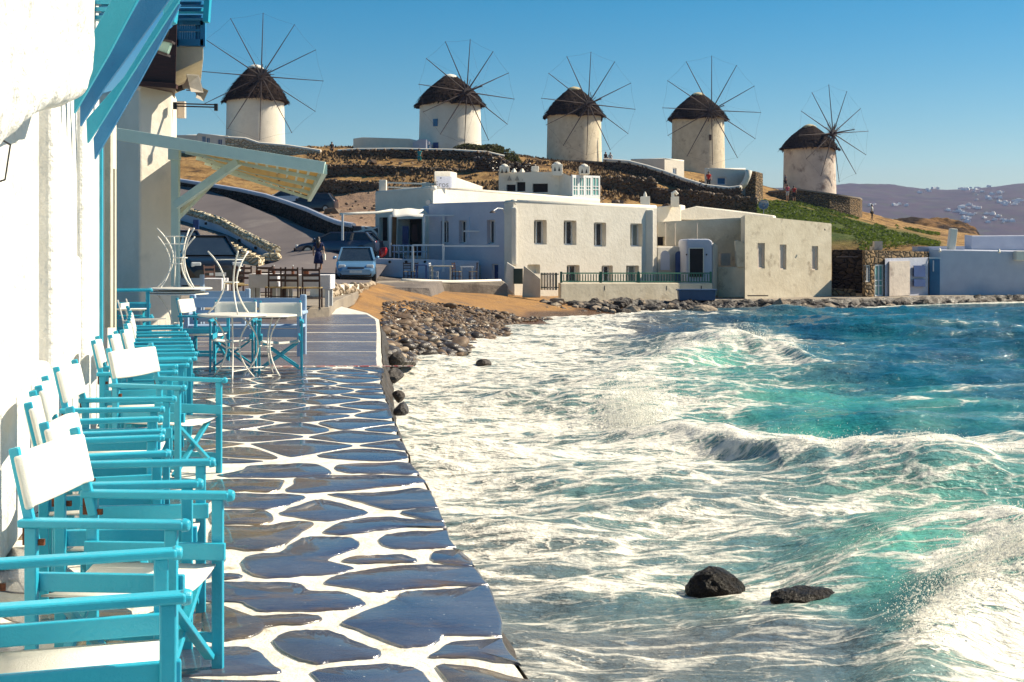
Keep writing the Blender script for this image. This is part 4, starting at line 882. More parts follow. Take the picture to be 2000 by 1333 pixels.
def fromfront(a,da,b,db,label,**k):
    """near and far arm-tip pixels with depths -> chair"""
    p=Vector((PX(a,da),da,0)); q=Vector((PX(b,db),db,0)); mid=(p+q)/2; u=(q-p).normalized(); f=Vector((u.y,-u.x,0)); c=mid-f*.27
    return put(c.x,c.y,math.atan2(f.y,f.x),label,**k)
fromfront(382,3.46,362,3.96,'turquoise director chair nearest the camera, cut by the left bottom corner')
fromfront(376,4.35,462,4.87,'turquoise director chair with its white seat showing, second from the camera')
fromfront(402,5.12,425,5.64,'turquoise director chair whose two arms end above the first paving seams, third from the camera')
fromfront(338,5.88,325,6.38,'turquoise director chair tucked back against the wall, fourth from the camera')
fromfront(327,6.58,322,7.08,'turquoise director chair with its back canvas folded over, fifth from the camera')
fromfront(325,7.5,348,8.02,'turquoise director chair just in front of the one turned outwards')
fromfront(364,8.65,447,9.17,'turquoise director chair turned towards the camera with crossed legs showing')
fromfront(350,9.75,350,10.27,'turquoise director chair directly behind the chair that is turned outwards')
fromfront(372,10.35,376,10.87,'turquoise director chair second behind the outward-turned chair')
fromfront(386,11.0,388,11.52,'turquoise director chair beyond the outward-turned one, first of the tight far row')
fromfront(382,11.9,380,12.42,'turquoise director chair second in the tight far row by the door jamb')
fromfront(378,12.9,374,13.42,'turquoise director chair third in the tight far row by the door jamb')
fromfront(370,14.0,366,14.52,'turquoise director chair fourth in the tight far row below the white metal chair')
fromfront(358,15.2,352,15.72,'turquoise director chair last in the far row below the stack of bistro tables')
# stack of two chairs against the corner pier
fromfront(302,17.6,300,18.12,'blue director chair at the bottom of the stack of two by the white pier',group='stacked director chairs by the pier')
fromfront(300,17.55,298,18.07,'blue director chair on top of the stack of two by the white pier',group='stacked director chairs by the pier',z=.36)
put(PX(452,16.9),16.9+.1,R(-84),'blue director chair behind the left bistro table, facing the camera',group='director chairs at the bistro tables')
put(PX(545,16.6),16.6+.1,R(-80),'blue director chair with grey canvas back behind the right bistro table',group='director chairs at the bistro tables')
put(PX(405,18.2),18.2,R(-8),'blue director chair side-on at the left end of the bistro tables',group='director chairs at the bistro tables')
# ---------------------------------------------------------------- white bistro tables
def make_table():
    t=thing('bistro_table','t','table',(0,0,0)); m=MB(); m.lathe([(.02,.745),(.37,.745),(.395,.748),(.40,.757),(.395,.766),(.02,.768)],36); m.build('tabletop',M['ironwhite'],t,autos=50)
    for k in range(3):
        a=2*math.pi*k/3+.5; pts=[]
        for i in range(13):
            z=.745*i/12; u=2*z/.745-1; r=.085+.20*abs(u)**1.9
            pts.append((r*math.cos(a),r*math.sin(a),z))
        m=MB(); m.tube(pts,.010,7); m.build('leg',M['ironwhite'],t,smooth=True)
    for z,r in ((.37,.086),(.10,.185)):
        m=MB(); n_=18 if z>.3 else 3; pts=[(r*math.cos(2*math.pi*i/n_+.5),r*math.sin(2*math.pi*i/n_+.5),z) for i in range(n_+1)]; m.tube(pts,.007,6,cap=False); m.build('ring' if z>.3 else 'foot_brace',M['ironwhite'],t,smooth=False)
    return t
tab0=make_table(); ft=[True]
def puttab(px,d,label,z=0,flip=False,rz=0,s=1,group='white bistro tables',dx=0):
    t=tab0 if ft[0] else copytree(tab0); ft[0]=False
    t.location=(PX(px,d)+dx,d,z); t.scale=(s,s,s); t['label']=label; t['group']=group; t.rotation_euler=(math.pi if flip else 0,0,rz); return t
puttab(455,15.9,'upright white bistro table carrying an upturned table, beside the blue chairs',rz=.2)
puttab(452,15.9,'upturned white bistro table balanced legs-up on the left table by the blue chairs',z=1.52,flip=True,rz=1.5)
puttab(518,16.3,'upright white bistro table with nothing on it, in front of the grey-backed chair',rz=.9,s=.97)
puttab(347,20.2,'upright white bistro table at the bottom of the tall stack by the pier',s=1.15,rz=.4)
puttab(343,20.2,'upturned white bistro table, lower of two in the tall stack by the pier',z=1.735,flip=True,rz=.3,s=1.1)
puttab(352,20.2,'upturned white bistro table, topmost in the tall stack by the pier',z=1.86,flip=True,rz=1.9,s=1.2)
# white metal chair by the pier
wc=thing('metal_chair','white wire chair standing in front of the stacked blue chairs','chair',(PX(285,16.6),16.6,0))
b=Vector(wc.location)
for sx in (-.2,.2):
    for sy in (-.18,.18):
        m=MB(); m.tube([b+Vector((sx,sy,0)),b+Vector((sx*.9,sy*.9,.45))],.009,6); m.build('leg',M['ironwhite'],wc)
    m=MB(); m.tube([b+Vector((-.2,sx*.9,.45)),b+Vector((-.24,sx*.9,.7)),b+Vector((-.30,sx*.9,.92))],.009,6); m.build('back_rod',M['ironwhite'],wc)
    m=MB(); m.tube([b+Vector((-.22,sx*.9,.66)),b+Vector((.2,sx*1.0,.67)),b+Vector((.2,sx,.45))],.010,6); m.build('arm_rod',M['ironwhite'],wc)
m=MB(); m.box(b+Vector((0,0,.455)),(.44,.42,.02)); m.build('seat',M['ironwhite'],wc,bevel=.006)
m=MB(); m.box(b+Vector((-.27,0,.84)),(.02,.36,.07)); m.build('back_slat',M['ironwhite'],wc)
# pale blue benches and tables behind
def bench(px0,px1,d,ztop,label,post=True):
    t=thing('bench',label,'bench',(PX((px0+px1)/2,d),d,0),group='pale blue benches across the waterfront'); x0,x1=PX(px0,d),PX(px1,d); zs=ztop/.84
    m=MB(); m.box(((x0+x1)/2,d,.76*zs),(x1-x0-.1,.03,.14)); m.build('back_board',M['paleblue'],t,bevel=.006)
    m=MB(); m.box(((x0+x1)/2,d,.60*zs),(x1-x0-.1,.03,.10)); m.build('back_board',M['paleblue'],t,bevel=.006)
    m=MB(); m.box(((x0+x1)/2,d-.25,.43*zs),(x1-x0-.04,.46,.04)); m.build('seat',M['paleblue'],t,bevel=.006)
    m=MB(); m.box(((x0+x1)/2,d-.45,.34*zs),(x1-x0-.1,.03,.12)); m.build('apron',M['paleblue'],t,bevel=.006)
    for x in (x0+.03,x1-.06):
        m=MB(); m.box((x,d+.02,.43*zs),(.09,.08,.90*zs)); m.build('back_post',M['paleblue'],t,bevel=.02)
        m=MB(); m.box((x+.02,d-.45,.30*zs),(.07,.08,.60*zs)); m.build('front_leg',M['paleblue'],t,bevel=.01)
        m=MB(); m.box((x+.02,d-.23,.625*zs),(.10,.50,.05)); m.build('armrest',M['paleblue'],t,bevel=.015)
    return t
bench(372,600,19.6,.84,'pale blue painted bench with a tall rounded end post beside the concrete apron')
bench(385,490,24.0,.80,'pale blue painted bench half hidden behind the upturned bistro table')
bench(345,400,26.5,1.0,'short pale blue bench by the pier behind the tall table stack')
# ---------------------------------------------------------------- houses
def facade_pts(A,B): 
    a=Vector((PX(A[0],A[1]),A[1],0)); b=Vector((PX(B[0],B[1]),B[1],0)); return a,b
def hit(a,b,px):
    """where the sight line of column px crosses the wall a-b: distance along and depth"""
    k=(px-1000)/F; d=b-a; t=(k*a.y-a.x)/(d.x-k*d.y); p=a+d*t; return t*d.length,p.y
class House:
    def __init__(s,name,label,cat,corners,zb,back,mat,wn='wall',cop=.0,group=None,parentthing=None):
        """corners: (px, depth, top row) from left to right; one wall between each pair"""
        s.c=corners; s.zb=zb; s.back=back; s.mat=mat; s.holes=[[] for _ in corners[1:]]; s.cop=cop; s.wn=wn
        c=corners[0]; s.t=parentthing or thing(name,label,cat,(PX(c[0],c[1]),c[1],zb),group=group)
    def hole(s,i,x0,x1,y0,y1,kind='win',glass='glass',frame='frame',depth=.22,arch=False):
        s.holes[i].append((x0,x1,y0,y1,kind,glass,frame,depth,arch)); return s
    def build(s,bevel=0.05):
        m=MB(); zb=s.zb; tops=[]
        for i in range(len(s.c)-1):
            A,B=s.c[i],s.c[i+1]; a,b=facade_pts(A,B); L=(b-a).length; u=(b-a)/L; n=Vector((u.y,-u.x,0))
            if n.dot(Vector((0,0,0))-a)<0: n=-n
            za,zt=PZ(A[2],A[1]),PZ(B[2],B[1]); hs=[]
            for (x0,x1,y0,y1,kind,gl,fr,dp,arch) in s.holes[i]:
                s0,d0=hit(a,b,x0); s1,d1=hit(a,b,x1); dm=(d0+d1)/2; z1,z0=PZ(y0,dm),PZ(y1,dm); hs.append((s0,s1,max(z0,zb+.01),z1,kind,gl,fr,dp,arch))
            S_=sorted(set([0,L]+[h[0] for h in hs]+[h[1] for h in hs])); Zl=sorted(set([zb]+[h[2] for h in hs]+[h[3] for h in hs])); Zl.append(None)
            def pt(sv,z):
                p=a+u*sv; return (p.x,p.y,(za+(zt-za)*sv/L) if z is None else z)
            idx={}
            base=len(m.v)
            for k,sv in enumerate(S_):
                for q,z in enumerate(Zl): idx[k,q]=len(m.v); m.v.append(pt(sv,z))
            for k in range(len(S_)-1):
                for q in range(len(Zl)-1):
                    sm=(S_[k]+S_[k+1])/2; zl=Zl[q]; zu=Zl[q+1]; zm=(zl+zu)/2 if zu is not None else zl+.01
                    if any(h[0]-1e-6<sm<h[1]+1e-6 and h[2]-1e-6<zm<h[3]+1e-6 for h in hs): continue
                    m.f.append((idx[k,q],idx[k+1,q],idx[k+1,q+1],idx[k,q+1]))
            for (s0,s1,z0,z1,kind,gl,fr,dp,arch) in hs:
                P0=a+u*s0; P1=a+u*s1; inn=-n*dp
                q=[Vector((P0.x,P0.y,z0)),Vector((P1.x,P1.y,z0)),Vector((P1.x,P1.y,z1)),Vector((P0.x,P0.y,z1))]
                q2=[v+inn for v in q]; m.add(q+q2,[(0,1,5,4),(1,2,6,5),(2,3,7,6),(3,0,4,7)])
                if kind=='niche': m.add(q2,[(0,1,2,3)]); continue
                if kind=='void': 
                    w=MB(); e=.03; w.prism([v+inn*1.0-n*.02 for v in [q[0]-u*e-Vector((0,0,e)),q[1]+u*e-Vector((0,0,e)),q[2]+u*e+Vector((0,0,e)),q[3]-u*e+Vector((0,0,e))]],-n*.05); w.build('dark_opening',M[gl],s.t); continue
                wd=(P1-P0).length; ht=z1-z0; c=(q2[0]+q2[2])/2+n*.04
                fo=thing_part('window' if kind=='win' else 'door',s.t,c)
                e=.05
                g=MB(); g.prism([q2[0]+n*.02,q2[1]+n*.02,q2[2]+n*.02,q2[3]+n*.02],-n*.03)
                f=MB(); w_=min(.07,wd*.12)
                def bar(pa,pb,ww,h=.05): f.bar(pa+n*.05,pb+n*.05,ww,h,up=n)
                up=Vector((0,0,1))
                bar(q2[0]+u*w_/2,q2[3]+u*w_/2,w_);bar(q2[1]-u*w_/2,q2[2]-u*w_/2,w_);bar(q2[0]+up*w_/2,q2[1]+up*w_/2,w_,.052);bar(q2[3]-up*w_/2,q2[2]-up*w_/2,w_,.052)
                if kind=='win' and wd>.35: bar((q2[0]+q2[1])/2,(q2[3]+q2[2])/2,w_*.9,.048)
                if kind=='glazed':
                    bar((q2[0]+q2[1])/2,(q2[3]+q2[2])/2,w_,.048)
                    for tt in (.33,.5,.7)[:2] : bar(q2[0].lerp(q2[3],tt),q2[1].lerp(q2[2],tt),w_*.7,.045)
                fr_o=f.build(fo,M[fr],s.t); g.build('pane' if kind!='door' else 'door_leaf',M[gl],fr_o)
                if kind=='door': 
                    h_=MB(); h_.lump(q2[0].lerp(q2[1],.8)+up*ht*.45+n*.08,(.03,.03,.03),seed=1); h_.build('handle',M['metalgrey'],fr_o)
            tops.append(Vector((a.x,a.y,za)))
            if s.cop:
                k=MB(); k.tube([Vector((a.x,a.y,za))-n*s.cop*.9,Vector((b.x,b.y,zt))-n*s.cop*.9],s.cop,10); k.build('rounded_parapet',s.mat,s.t,smooth=True)
        B=s.c[-1]; b=Vector((PX(B[0],B[1]),B[1],PZ(B[2],B[1]))); tops.append(b)
        # sides, back and roof
        bk=[Vector((p.x+p.x/p.y*s.back*1.0,p.y+s.back,p.z)) for p in (tops[-1],tops[0])]
        n0=len(m.v); ring=tops+bk; lo=[Vector((p.x,p.y,zb)) for p in ring]; m.v+=[tuple(p) for p in ring+lo]; N=len(ring)
        m.f.append(tuple(n0+i for i in range(N)))
        for i in range(len(tops)-1,N): j=(i+1)%N; m.f.append((n0+i,n0+j,n0+N+j,n0+N+i))
        o=m.build(s.wn,s.mat,s.t); bm=bmesh.new(); bm.from_mesh(o.data); bmesh.ops.remove_doubles(bm,verts=bm.verts,dist=1e-4); bmesh.ops.recalc_face_normals(bm,faces=bm.faces); bm.to_mesh(o.data); bm.free()
        md=o.modifiers.new('soft','BEVEL'); md.width=.055; md.segments=3; md.limit_method='ANGLE'; md.angle_limit=R(50)
        return s.t
def thing_part(n,t,c): return n
pf=dict(cop=.14)
# --- two-storey house in the middle
h=House('seafront_house','white two-storey house with four tall upper windows above the green railing','house',[(985,63.5,397),(1003,63.0,395),(1283,69.2,406)],-1.2,9,M['plaster'],cop=.13)
for x0,x1,y0,y1,g in [(1043,1068,430,478,'glass'),(1101,1126,431,479,'glass'),(1160,1184,435,482,'glass'),(1231,1255,437,482,'curtain')]: h.hole(1,x0,x1,y0,y1,'win',g,depth=.38)
for x0,x1,y0,y1,g in [(1030,1055,517,535,'plaster'),(1107,1132,518,552,'glass'),(1175,1197,519,552,'glass'),(1223,1248,519,552,'curtain')]:
    if g=='plaster': h.hole(1,x0,x1,y0,y1,'niche',depth=.3)
    else: h.hole(1,x0,x1,y0,y1,'win',g,depth=.36)
mid=h.build()
m=MB(); m.bar(P(1268,410,68.85),P(1268,556,68.85),.42,.42); m.build('pilaster',M['plaster'],mid,bevel=.08)
m=MB(); m.bar(P(1004,405,62.85),P(1004,520,62.85),.28,.35); m.build('pilaster',M['plaster'],mid,bevel=.08)
for q in (1104,1192):
    m=MB(); m.tube([P(q,409+ (q-1100)*.03,65.5),P(q,552,65.5)],.0,3) if False else None
# steps wall with dark door at the left foot
lw=thing('stair_wall','low white stair wall with a dark door at the left foot of the seafront house','wall',P(1030,580,61.5))
m=MB(); a=[P(990,512,62.4),P(1006,522,62.4),P(1006,578,62.4),P(984,560,62.4)]; m.prism(a,(0,.25,0)); m.build('left_cheek',M['plaster'],lw,bevel=.04)
m=MB(); a=[P(1023,519,61.6),P(1043,534,61.2),P(1056,545,61.0),P(1056,582,61.0),P(1020,582,61.6)]; m.prism(a,(.0,.3,0)); m.build('right_cheek',M['plaster_cream'],lw,bevel=.04)
m=MB(); m.box(P(1012,540,62.3)+Vector((0,.05,0)),(.44,.08,.72)); m.build('door',M['greendark'],lw)
# gate
gt=thing('wooden_gate','grey-green wooden gate between the stair wall and the railing','gate',P(1075,567,61.8))
for k in range(6):
    m=MB(); x=1058+k*5.6; m.box(P(x,550,61.7),(.10,.03,.80)); m.build('plank',M['horn'] if k<5 else M['greendark'],gt)
m=MB(); m.bar(P(1056,536,61.6),P(1091,536,61.9),.04,.05); m.bar(P(1056,562,61.6),P(1091,562,61.9),.04,.05); m.build('rail',M['greendark'],gt)
# quay wall and railing
QA,QB=P(1095,575,62),P(1392,580,66.6)
qw=thing('terrace_wall','long low cream wall under the green railing','wall',QA); tops=[P(1095,553,62),P(1392,553,66.6)]
m=MB(); m.prism([Vector((tops[0].x,tops[0].y,-1.1)),Vector((tops[1].x,tops[1].y,-1.1)),tops[1],tops[0]],(-.12,.28,0)); m.build('wall',M['plaster_cream'],qw,bevel=.04)
for q in (1181,1302,1370):
    m=MB(); dd=np.interp(q,[1095,1392],[62,66.6]); m.box(P(q,563,dd-.06),(.03,.04,.22)); m.build('drain_slot',M['void'],qw)
rl=thing('green_railing','green wooden balustrade along the terrace below the seafront house','railing',tops[0])
def qp(px,py): 
    a,b=Vector((tops[0].x,tops[0].y,0)),Vector((tops[1].x,tops[1].y,0)); _,d=hit(a,b,px); return P(px,py,d+.12)
m=MB(); m.bar(qp(1096,534),qp(1388,534),.07,.06); m.build('top_rail',M['green'],rl); m=MB(); m.bar(qp(1096,550),qp(1388,551),.05,.05); m.build('bottom_rail',M['green'],rl)
for q in (1096,1173,1247,1388):
    m=MB(); m.bar(qp(q,531),qp(q,553),.11,.11); m.build('post',M['green'],rl)
q=1101
while q<1386:
    m=MB(); m.bar(qp(q,536),qp(q,550),.045,.045); m.build('baluster',M['green'],rl); q+=5.3
# --- link wall with arched niche, vestibule with black door
h=House('arched_house','low cream house with an arched niche, a blue arched door and a white porch','house',[(1284,71.5,434),(1457,73,425)],-1.1,5,M['plaster_cream'],wn='upper_wall')
h.hole(0,1284.5,1298,463,480,'void','void'); lk=h.build()
m=MB(); a,b=P(1284,482,69.3),P(1340,482,70.2); m.prism([Vector((a.x,a.y,-1.1)),Vector((b.x,b.y,-1.1)),b,a],(0,.3,0)); m.build('front_wall',M['plaster'],lk,bevel=.05)
def archp(px0,px1,yt,yb,d):
    r=(px1-px0)/2; cx=(px0+px1)/2; pts=[(px0,yb),(px1,yb)]+[(cx+r*math.cos(t),yt+r-r*math.sin(t)) for t in np.linspace(0,math.pi,9)]
    return [P(a,b,d) for a,b in pts]
m=MB(); m.prism(archp(1290,1308,490,528,69.2),(0,.06,0)); m.build('arched_niche',M['plaster_blue_shade'],lk)  # flat arch; the shade of the niche is in its colour
m=MB(); m.prism(archp(1319,1333,491,550,69.5),(0,.06,0)); m.build('arched_door',M['doorblue'],lk)
m=MB(); m.prism([P(1340,469,67.2),P(1345,467,67.2),P(1385,467,67.2),P(1392,472,67.2),P(1392,560,67.2),P(1340,560,67.2)],(0,3.2,0)); m.build('porch',M['plaster_blue_shade'],lk,bevel=.10,seg=3)  # shaded front: same whitewash as the side, shade put into the colour
m=MB(); m.prism([P(1392.5,474,67.4),P(1402,480,68.4),P(1402,578,68.4),P(1392.5,580,67.4)],(-.1,1.6,0)); m.build('porch_side',M['plaster'],lk,bevel=.05)
m=MB(); m.box(P(1360,513,67.15),(.68,.06,1.45)); m.build('porch_door',M['void'],lk)
m=MB(); m.bar(P(1346,485,67.12),P(1374,485,67.12),.05,.05); m.bar(P(1346,485,67.12),P(1346,535,67.12),.05,.05); m.bar(P(1374,485,67.12),P(1374,535,67.12),.05,.05); m.build('door_frame',M['plaster'],lk)
for q in ((1380,498),(1341,498)):
    m=MB(); m.lump(P(q[0],q[1],67.12),(.05,.05,.06),seed=3); m.build('wall_lamp',M['wooddark'],lk)
m=MB(); m.prism([P(1402,522,68.3),P(1458,522,67.0),P(1458,582,67.0),P(1402,582,68.3)],(0,.3,0)); m.build('low_wall',M['plaster_cream'],lk,bevel=.05)
m=MB(); m.prism([P(1437,471,67.2),P(1442,469,67.2),P(1452,474,67.1),P(1458,478,67.0),P(1458,523,67.0),P(1440,523,67.2)],(0,.5,0)); m.build('low_wall',M['plaster_cream'],lk,bevel=.05)
m=MB(); m.box(P(1416,507,70.0),(.50,.5,.65)); m.build('small_hatch',M['plaster_old'],lk)
for q in (1300,1319,1362):
    m=MB(); m.tube([P(q,436,71.3),P(q,480,71.3)],.02,5); m.build('pipe',M['plaster_old'],lk)
# --- cream block by the water
h=House('cream_house','plain cream weathered house with three narrow shuttered windows by the quay','house',[(1447,69.5,424),(1455,66.5,420),(1624,71,437)],-1.3,8,M['plaster_cream'])
for x0,x1,y0,y1 in [(1480,1494,475,525),(1523,1536,478,527),(1585.5,1598,481,528)]: h.hole(1,x0,x1,y0,y1,'shutter','plaster_old',frame='plaster_old',depth=.16)
ob=h.build()
for q in ((1515,442),(1611,449)):
    m=MB(); m.lump(P(q[0],q[1],68.4+ (q[0]-1515)*.012),(.05,.05,.07),seed=5); m.build('wall_lamp',M['wooddark'],ob)
# roof terrace parapet above it
pw=thing('roof_terrace','sunlit yellow-white roof parapet with a chimney behind the cream house','parapet',P(1330,430,76))
m=MB(); m.prism([P(1328,411,76),P(1360,403,76.5),P(1440,412,78),P(1510,421,79),P(1512,432,79),P(1328,430,76)],(.4,1.2,0)); m.build('parapet',M['plaster'],pw,bevel=.05)
m=MB(); m.prism([P(1283,404,75),P(1330,400,76),P(1330,440,76),P(1283,440,75)],(.4,1.2,0)); m.build('parapet',M['plaster'],pw,bevel=.05)
m=MB(); b=P(1318,395,75.4); m.box(b,(.42,.4,.6)); m.tube([b+Vector((-.1,0,.25)),b+Vector((-.12,0,.5)),b+Vector((.02,0,.58)),b+Vector((.15,0,.42))],.10,8); m.build('hooded_chimney',M['plaster'],pw,bevel=.04,autos=60)
sc=thing('chimney','small white pointed chimney on the roof behind the seafront house','chimney',P(1260,402,74)); m=MB(); b=P(1260,394,74); m.box(b,(.5,.4,.55)); m.lathe([(.13,.2),(.08,.42),(.02,.55)],12,c=b); m.build('stack',M['plaster'],sc,bevel=.03)
for k,q in enumerate((1198,1214)):
    t=tag(MB().box(P(q,398,73),(.2,.2,.35)).build('roof_vent',M['wooddark'],None),['left','right'][k]+' one of two small dark roof vents behind the seafront house','vent')
# satellite dish
sdh=thing('satellite_dish','pale round satellite dish in front of the green scrub','satellite dish',P(1491,425,84)); b=Vector(sdh.location); c=P(1492,401,84)
m=MB(); V=[];Fc=[]; dirv=Vector((-.35,-.9,.25)).normalized(); u=dirv.cross(Vector((0,0,1))).normalized(); v=u.cross(dirv)
for r in (0,.15,.26,.33):
    for k in range(18): a=k*2*math.pi/18; V.append(c+(u*math.cos(a)+v*math.sin(a))*r+dirv*(r*r*.9))
for i in range(3):
    for k in range(18): Fc.append((i*18+k,i*18+(k+1)%18,(i+1)*18+(k+1)%18,(i+1)*18+k))
m.add(V,Fc); o=m.build('dish',M['metalgrey'],sdh,smooth=True); md=o.modifiers.new('s','SOLIDIFY'); md.thickness=.02
m=MB(); m.tube([b,c],.03,6); m.tube([c-v*.3,c+dirv*.35],.012,5); m.build('mast',M['metalgrey'],sdh)
# blue chest
cb=thing('storage_chest','blue chest with a flared lid on the quay edge','chest',P(1360,585,63.2)); b=Vector(cb.location); b.z=-.86; cb.location=b
m=MB(); m.add([b+Vector((x*wx_,y,z)) for z,wx_ in ((0,.84),(.46,.88)) for x,y in ((-1,-.3),(1,-.3),(1,.3),(-1,.3))],[(0,1,5,4),(1,2,6,5),(2,3,7,6),(3,0,4,7),(4,5,6,7),(3,2,1,0)]); m.build('box',M['chestblue'],cb,bevel=.01)
m=MB(); m.box(b+Vector((0,0,.49)),(1.88,.68,.07)); m.build('lid',M['chestblue'],cb,bevel=.015)
bn=tag(MB().box(P(1480,578,65.2),(1.0,.12,.05)).build('plank_on_quay',M['wooddark'],None),'dark plank lying against the foot of the cream house','plank')
# --- stone house
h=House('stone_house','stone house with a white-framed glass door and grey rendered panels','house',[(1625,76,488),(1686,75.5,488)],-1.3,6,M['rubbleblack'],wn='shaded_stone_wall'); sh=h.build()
h=House('','','',[(1684,70.5,489),(1690,70.0,489),(1812,73.5,492)],-1.3,7,M['rubblefine'],wn='stone_wall',parentthing=sh)
h.hole(1,1691,1701,518,551,'win','glass',depth=.15).hole(1,1708.5,1726,517,579,'glazed','glassgreen',depth=.1); h.build()
m=MB(); m.prism([P(1728,505,71.0),P(1812,503,73.35),P(1812,586,73.35),P(1728,586,71.0)],(-.02,-.14,0)); m.build('grey_surround',M['plaster_blue_shade'],sh)
m=MB(); m.prism([P(1736,511,71.05),P(1776,510,72.2),P(1776,577,72.2),P(1736,579,71.05)],(-.02,-.19,0)); m.build('rendered_panel',M['plaster_old'],sh)
m=MB(); m.prism([P(1784,519,72.3),P(1806,519,72.95),P(1806,541,72.95),P(1784,541,72.3)],(-.02,-.19,0)); m.prism([P(1784,546,72.3),P(1806,546,72.95),P(1806,560,72.95),P(1784,560,72.3)],(-.02,-.19,0)); m.build('window_pane',M['doorblue'],sh)
m=MB(); m.box((PX(1655,75.0),75.0,PZ(502,75)),(1.2,.12,.04)); m.build('ledge',M['concrete'],sh)
m=MB(); m.prism([P(1704,482,76),P(1722,482,76),P(1722,490,76),P(1704,490,76)],(0,.6,0)) ; m.box(P(1714,480,76),(.46,.4,.5)); m.build('chimney',M['plaster_old'],sh)
ls=thing('low_stone_wall','knee-high rubble wall between the cream house and the stone house','wall',P(1650,582,70)); m=MB(); m.prism([P(1625,563,71),P(1672,566,71),P(1672,590,71),P(1625,590,71)],(0,.5,0)); m.build('wall',M['rubblefine'],ls,bevel=.06)
m=MB(); 
# --- white house at the right edge, blue shade put into its plaster
h=House('white_harbour_house','long white house in blue shade at the right edge of the quay','house',[(1814,74,486),(1836,73.6,488),(1992,74.5,491),(2100,75,492)],-1.4,7,M['plaster_blue_shade'])
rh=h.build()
h=House('','','',[(1884,80,459),(1898,79.6,461),(2110,81,459)],0,6,M['plaster_blue_shade'],wn='upper_wall',parentthing=rh); h.build()
m=MB(); m.box((PX(1985,74.2)+.35,74.2,PZ(500,74.2)),(.9,.5,.55)); m.build('lit_cornice',M['plaster'],rh,bevel=.06)  # keeps the sunlit plaster colour beside the shade-coloured wall
m=MB(); m.bar(P(1857,490,74.5),P(1862,447,74.5),.40,.4); m.build('chimney',M['plaster'],rh,bevel=.05)
m=MB(); m.prism([P(1792,482,76),P(1884,481,76),P(1884,492,76),P(1792,492,76)],(0,1.,0)); m.build('upper_wall',M['plaster_blue_shade'],rh)
for q in ((1834,491),(1950,493)):
    m=MB(); m.tube([P(q[0],q[1],73.2),P(q[0]+1.5,q[1]-4,73.2),P(q[0]+2,q[1]+1,73.1)],.07,7); m.build('water_spout',M['plaster'],rh)
m=MB(); m.prism([P(1815,506,73.4),P(1835,506,73.1),P(1835,582,73.1),P(1815,582,73.4)],(0,-.06,0)); m.build('sea_door',M['doorteal'],rh)
m=MB(); m.box(P(1823,520,73.2),(.06,.04,.6)); m.bar(P(1814,504,73.2),P(1838,505,73.2),.06,.07); m.build('door_canopy',M['frame'],rh)
m=MB(); m.box(P(1916,588,72.6)+Vector((0,.2,0)),(5.6,.5,.34)); m.build('dark_plinth',M['rockdark'],rh)
# --- cafe with terrace, left of the middle house
h=House('terrace_cafe','white cafe wing in violet shade with slim windows behind the pergola','house',[(838,67.2,401),(986,63.6,396)],-.3,6,M['plaster_blue_shade'],cop=.08)
for x0,x1,y0,y1 in [(896,911,431,476),(951,967,430,477)]: h.hole(0,x0,x1,y0,y1,'win','glass',depth=.3)
h.hole(0,861,876,432,476,'win','glass',depth=.2)
h.hole(0,961,973,516,548,'door','doorblue',depth=.15).hole(0,928,940,517,549,'door','plaster_old',frame='plaster_blue_shade',depth=.1)
cf_=h.build()
h=House('roof_house','white upper cafe block with a long sunlit parapet','house',[(733,75,378),(846,70,367),(1172,92,392)],.2,8,M['plaster'],cop=.12)
h.hole(0,741,757,425,471,'void','void'); h.hole(0,776,824,428,500,'void','void',depth=.8); uh=h.build()
m=MB(); q=P(836,396,70.2); m.tube([q+Vector((0,-.0,0)),q+Vector((0,-.12,0))],.14,10); m.build('wall_vent',M['plaster_old'],uh)
m=MB(); m.prism([P(828,403,69.8),P(845,403,69.4),P(850,420,69.4),P(846,430,69.4),P(826,406,69.8)],(0,.2,0)); m.build('drain_hopper',M['paleblue'],uh)
m=MB(); m.box(P(792,462,71.2),(.34,.05,1.1)); m.build('shop_window',M['doorblue'],uh); m=MB(); m.box(P(810,455,71.2),(.28,.05,.9)); m.build('shop_poster',M['maroon'],uh)
# rooftop: posts and rails, sign box
rt=thing('roof_railing','white posts and rails on the cafe roof','railing',P(742,375,75))
for (a,y0,y1,d) in [(748,352,378,75),(832,357,374,71.5)]:
    m=MB(); m.bar(P(a,y0,d),P(a,y1,d),.42,.4); m.build('post',M['plaster'],rt,bevel=.04)
for y in (357,366):
    m=MB(); m.bar(P(757,y,74.8),P(846,y+3,71),.09,.09); m.build('rail',M['plaster'],rt)
sb=thing('sign_block','white rooftop block with faint grey lettering and a small lamp','sign',P(862,368,71))
m=MB(); m.prism([P(848,335,70.8),P(880,335,71.5),P(880,367,71.5),P(848,368,70.8)],(.3,1.2,0)); m.build('block',M['plaster'],sb,bevel=.04)
m=MB(); m.prism([P(852,345,70.6),P(880,345,71.2),P(880,367,71.2),P(852,367,70.6)],(.1,.15,0)); m.build('panel',M['plaster_blue_shade'],sb)
m=MB(); m.prism([P(880,345,71.6),P(935,364,75),P(935,370,75),P(880,368,71.6)],(.2,.5,0)); m.build('sloping_wall',M['plaster'],sb)
m=MB(); m.lump(P(861,348,70.4),(.06,.06,.05),seed=2); m.build('lamp',M['metalgrey'],sb)
fc=bpy.data.curves.new('lettering','FONT'); fc.body='Eros'; fc.size=.42; fc.extrude=.01; fc.align_x='CENTER'; fo=bpy.data.objects.new('lettering',fc); COL.objects.link(fo)
bpy.context.view_layer.update(); dg=bpy.context.evaluated_depsgraph_get(); me=bpy.data.meshes.new_from_object(fo.evaluated_get(dg)); bpy.data.objects.remove(fo)
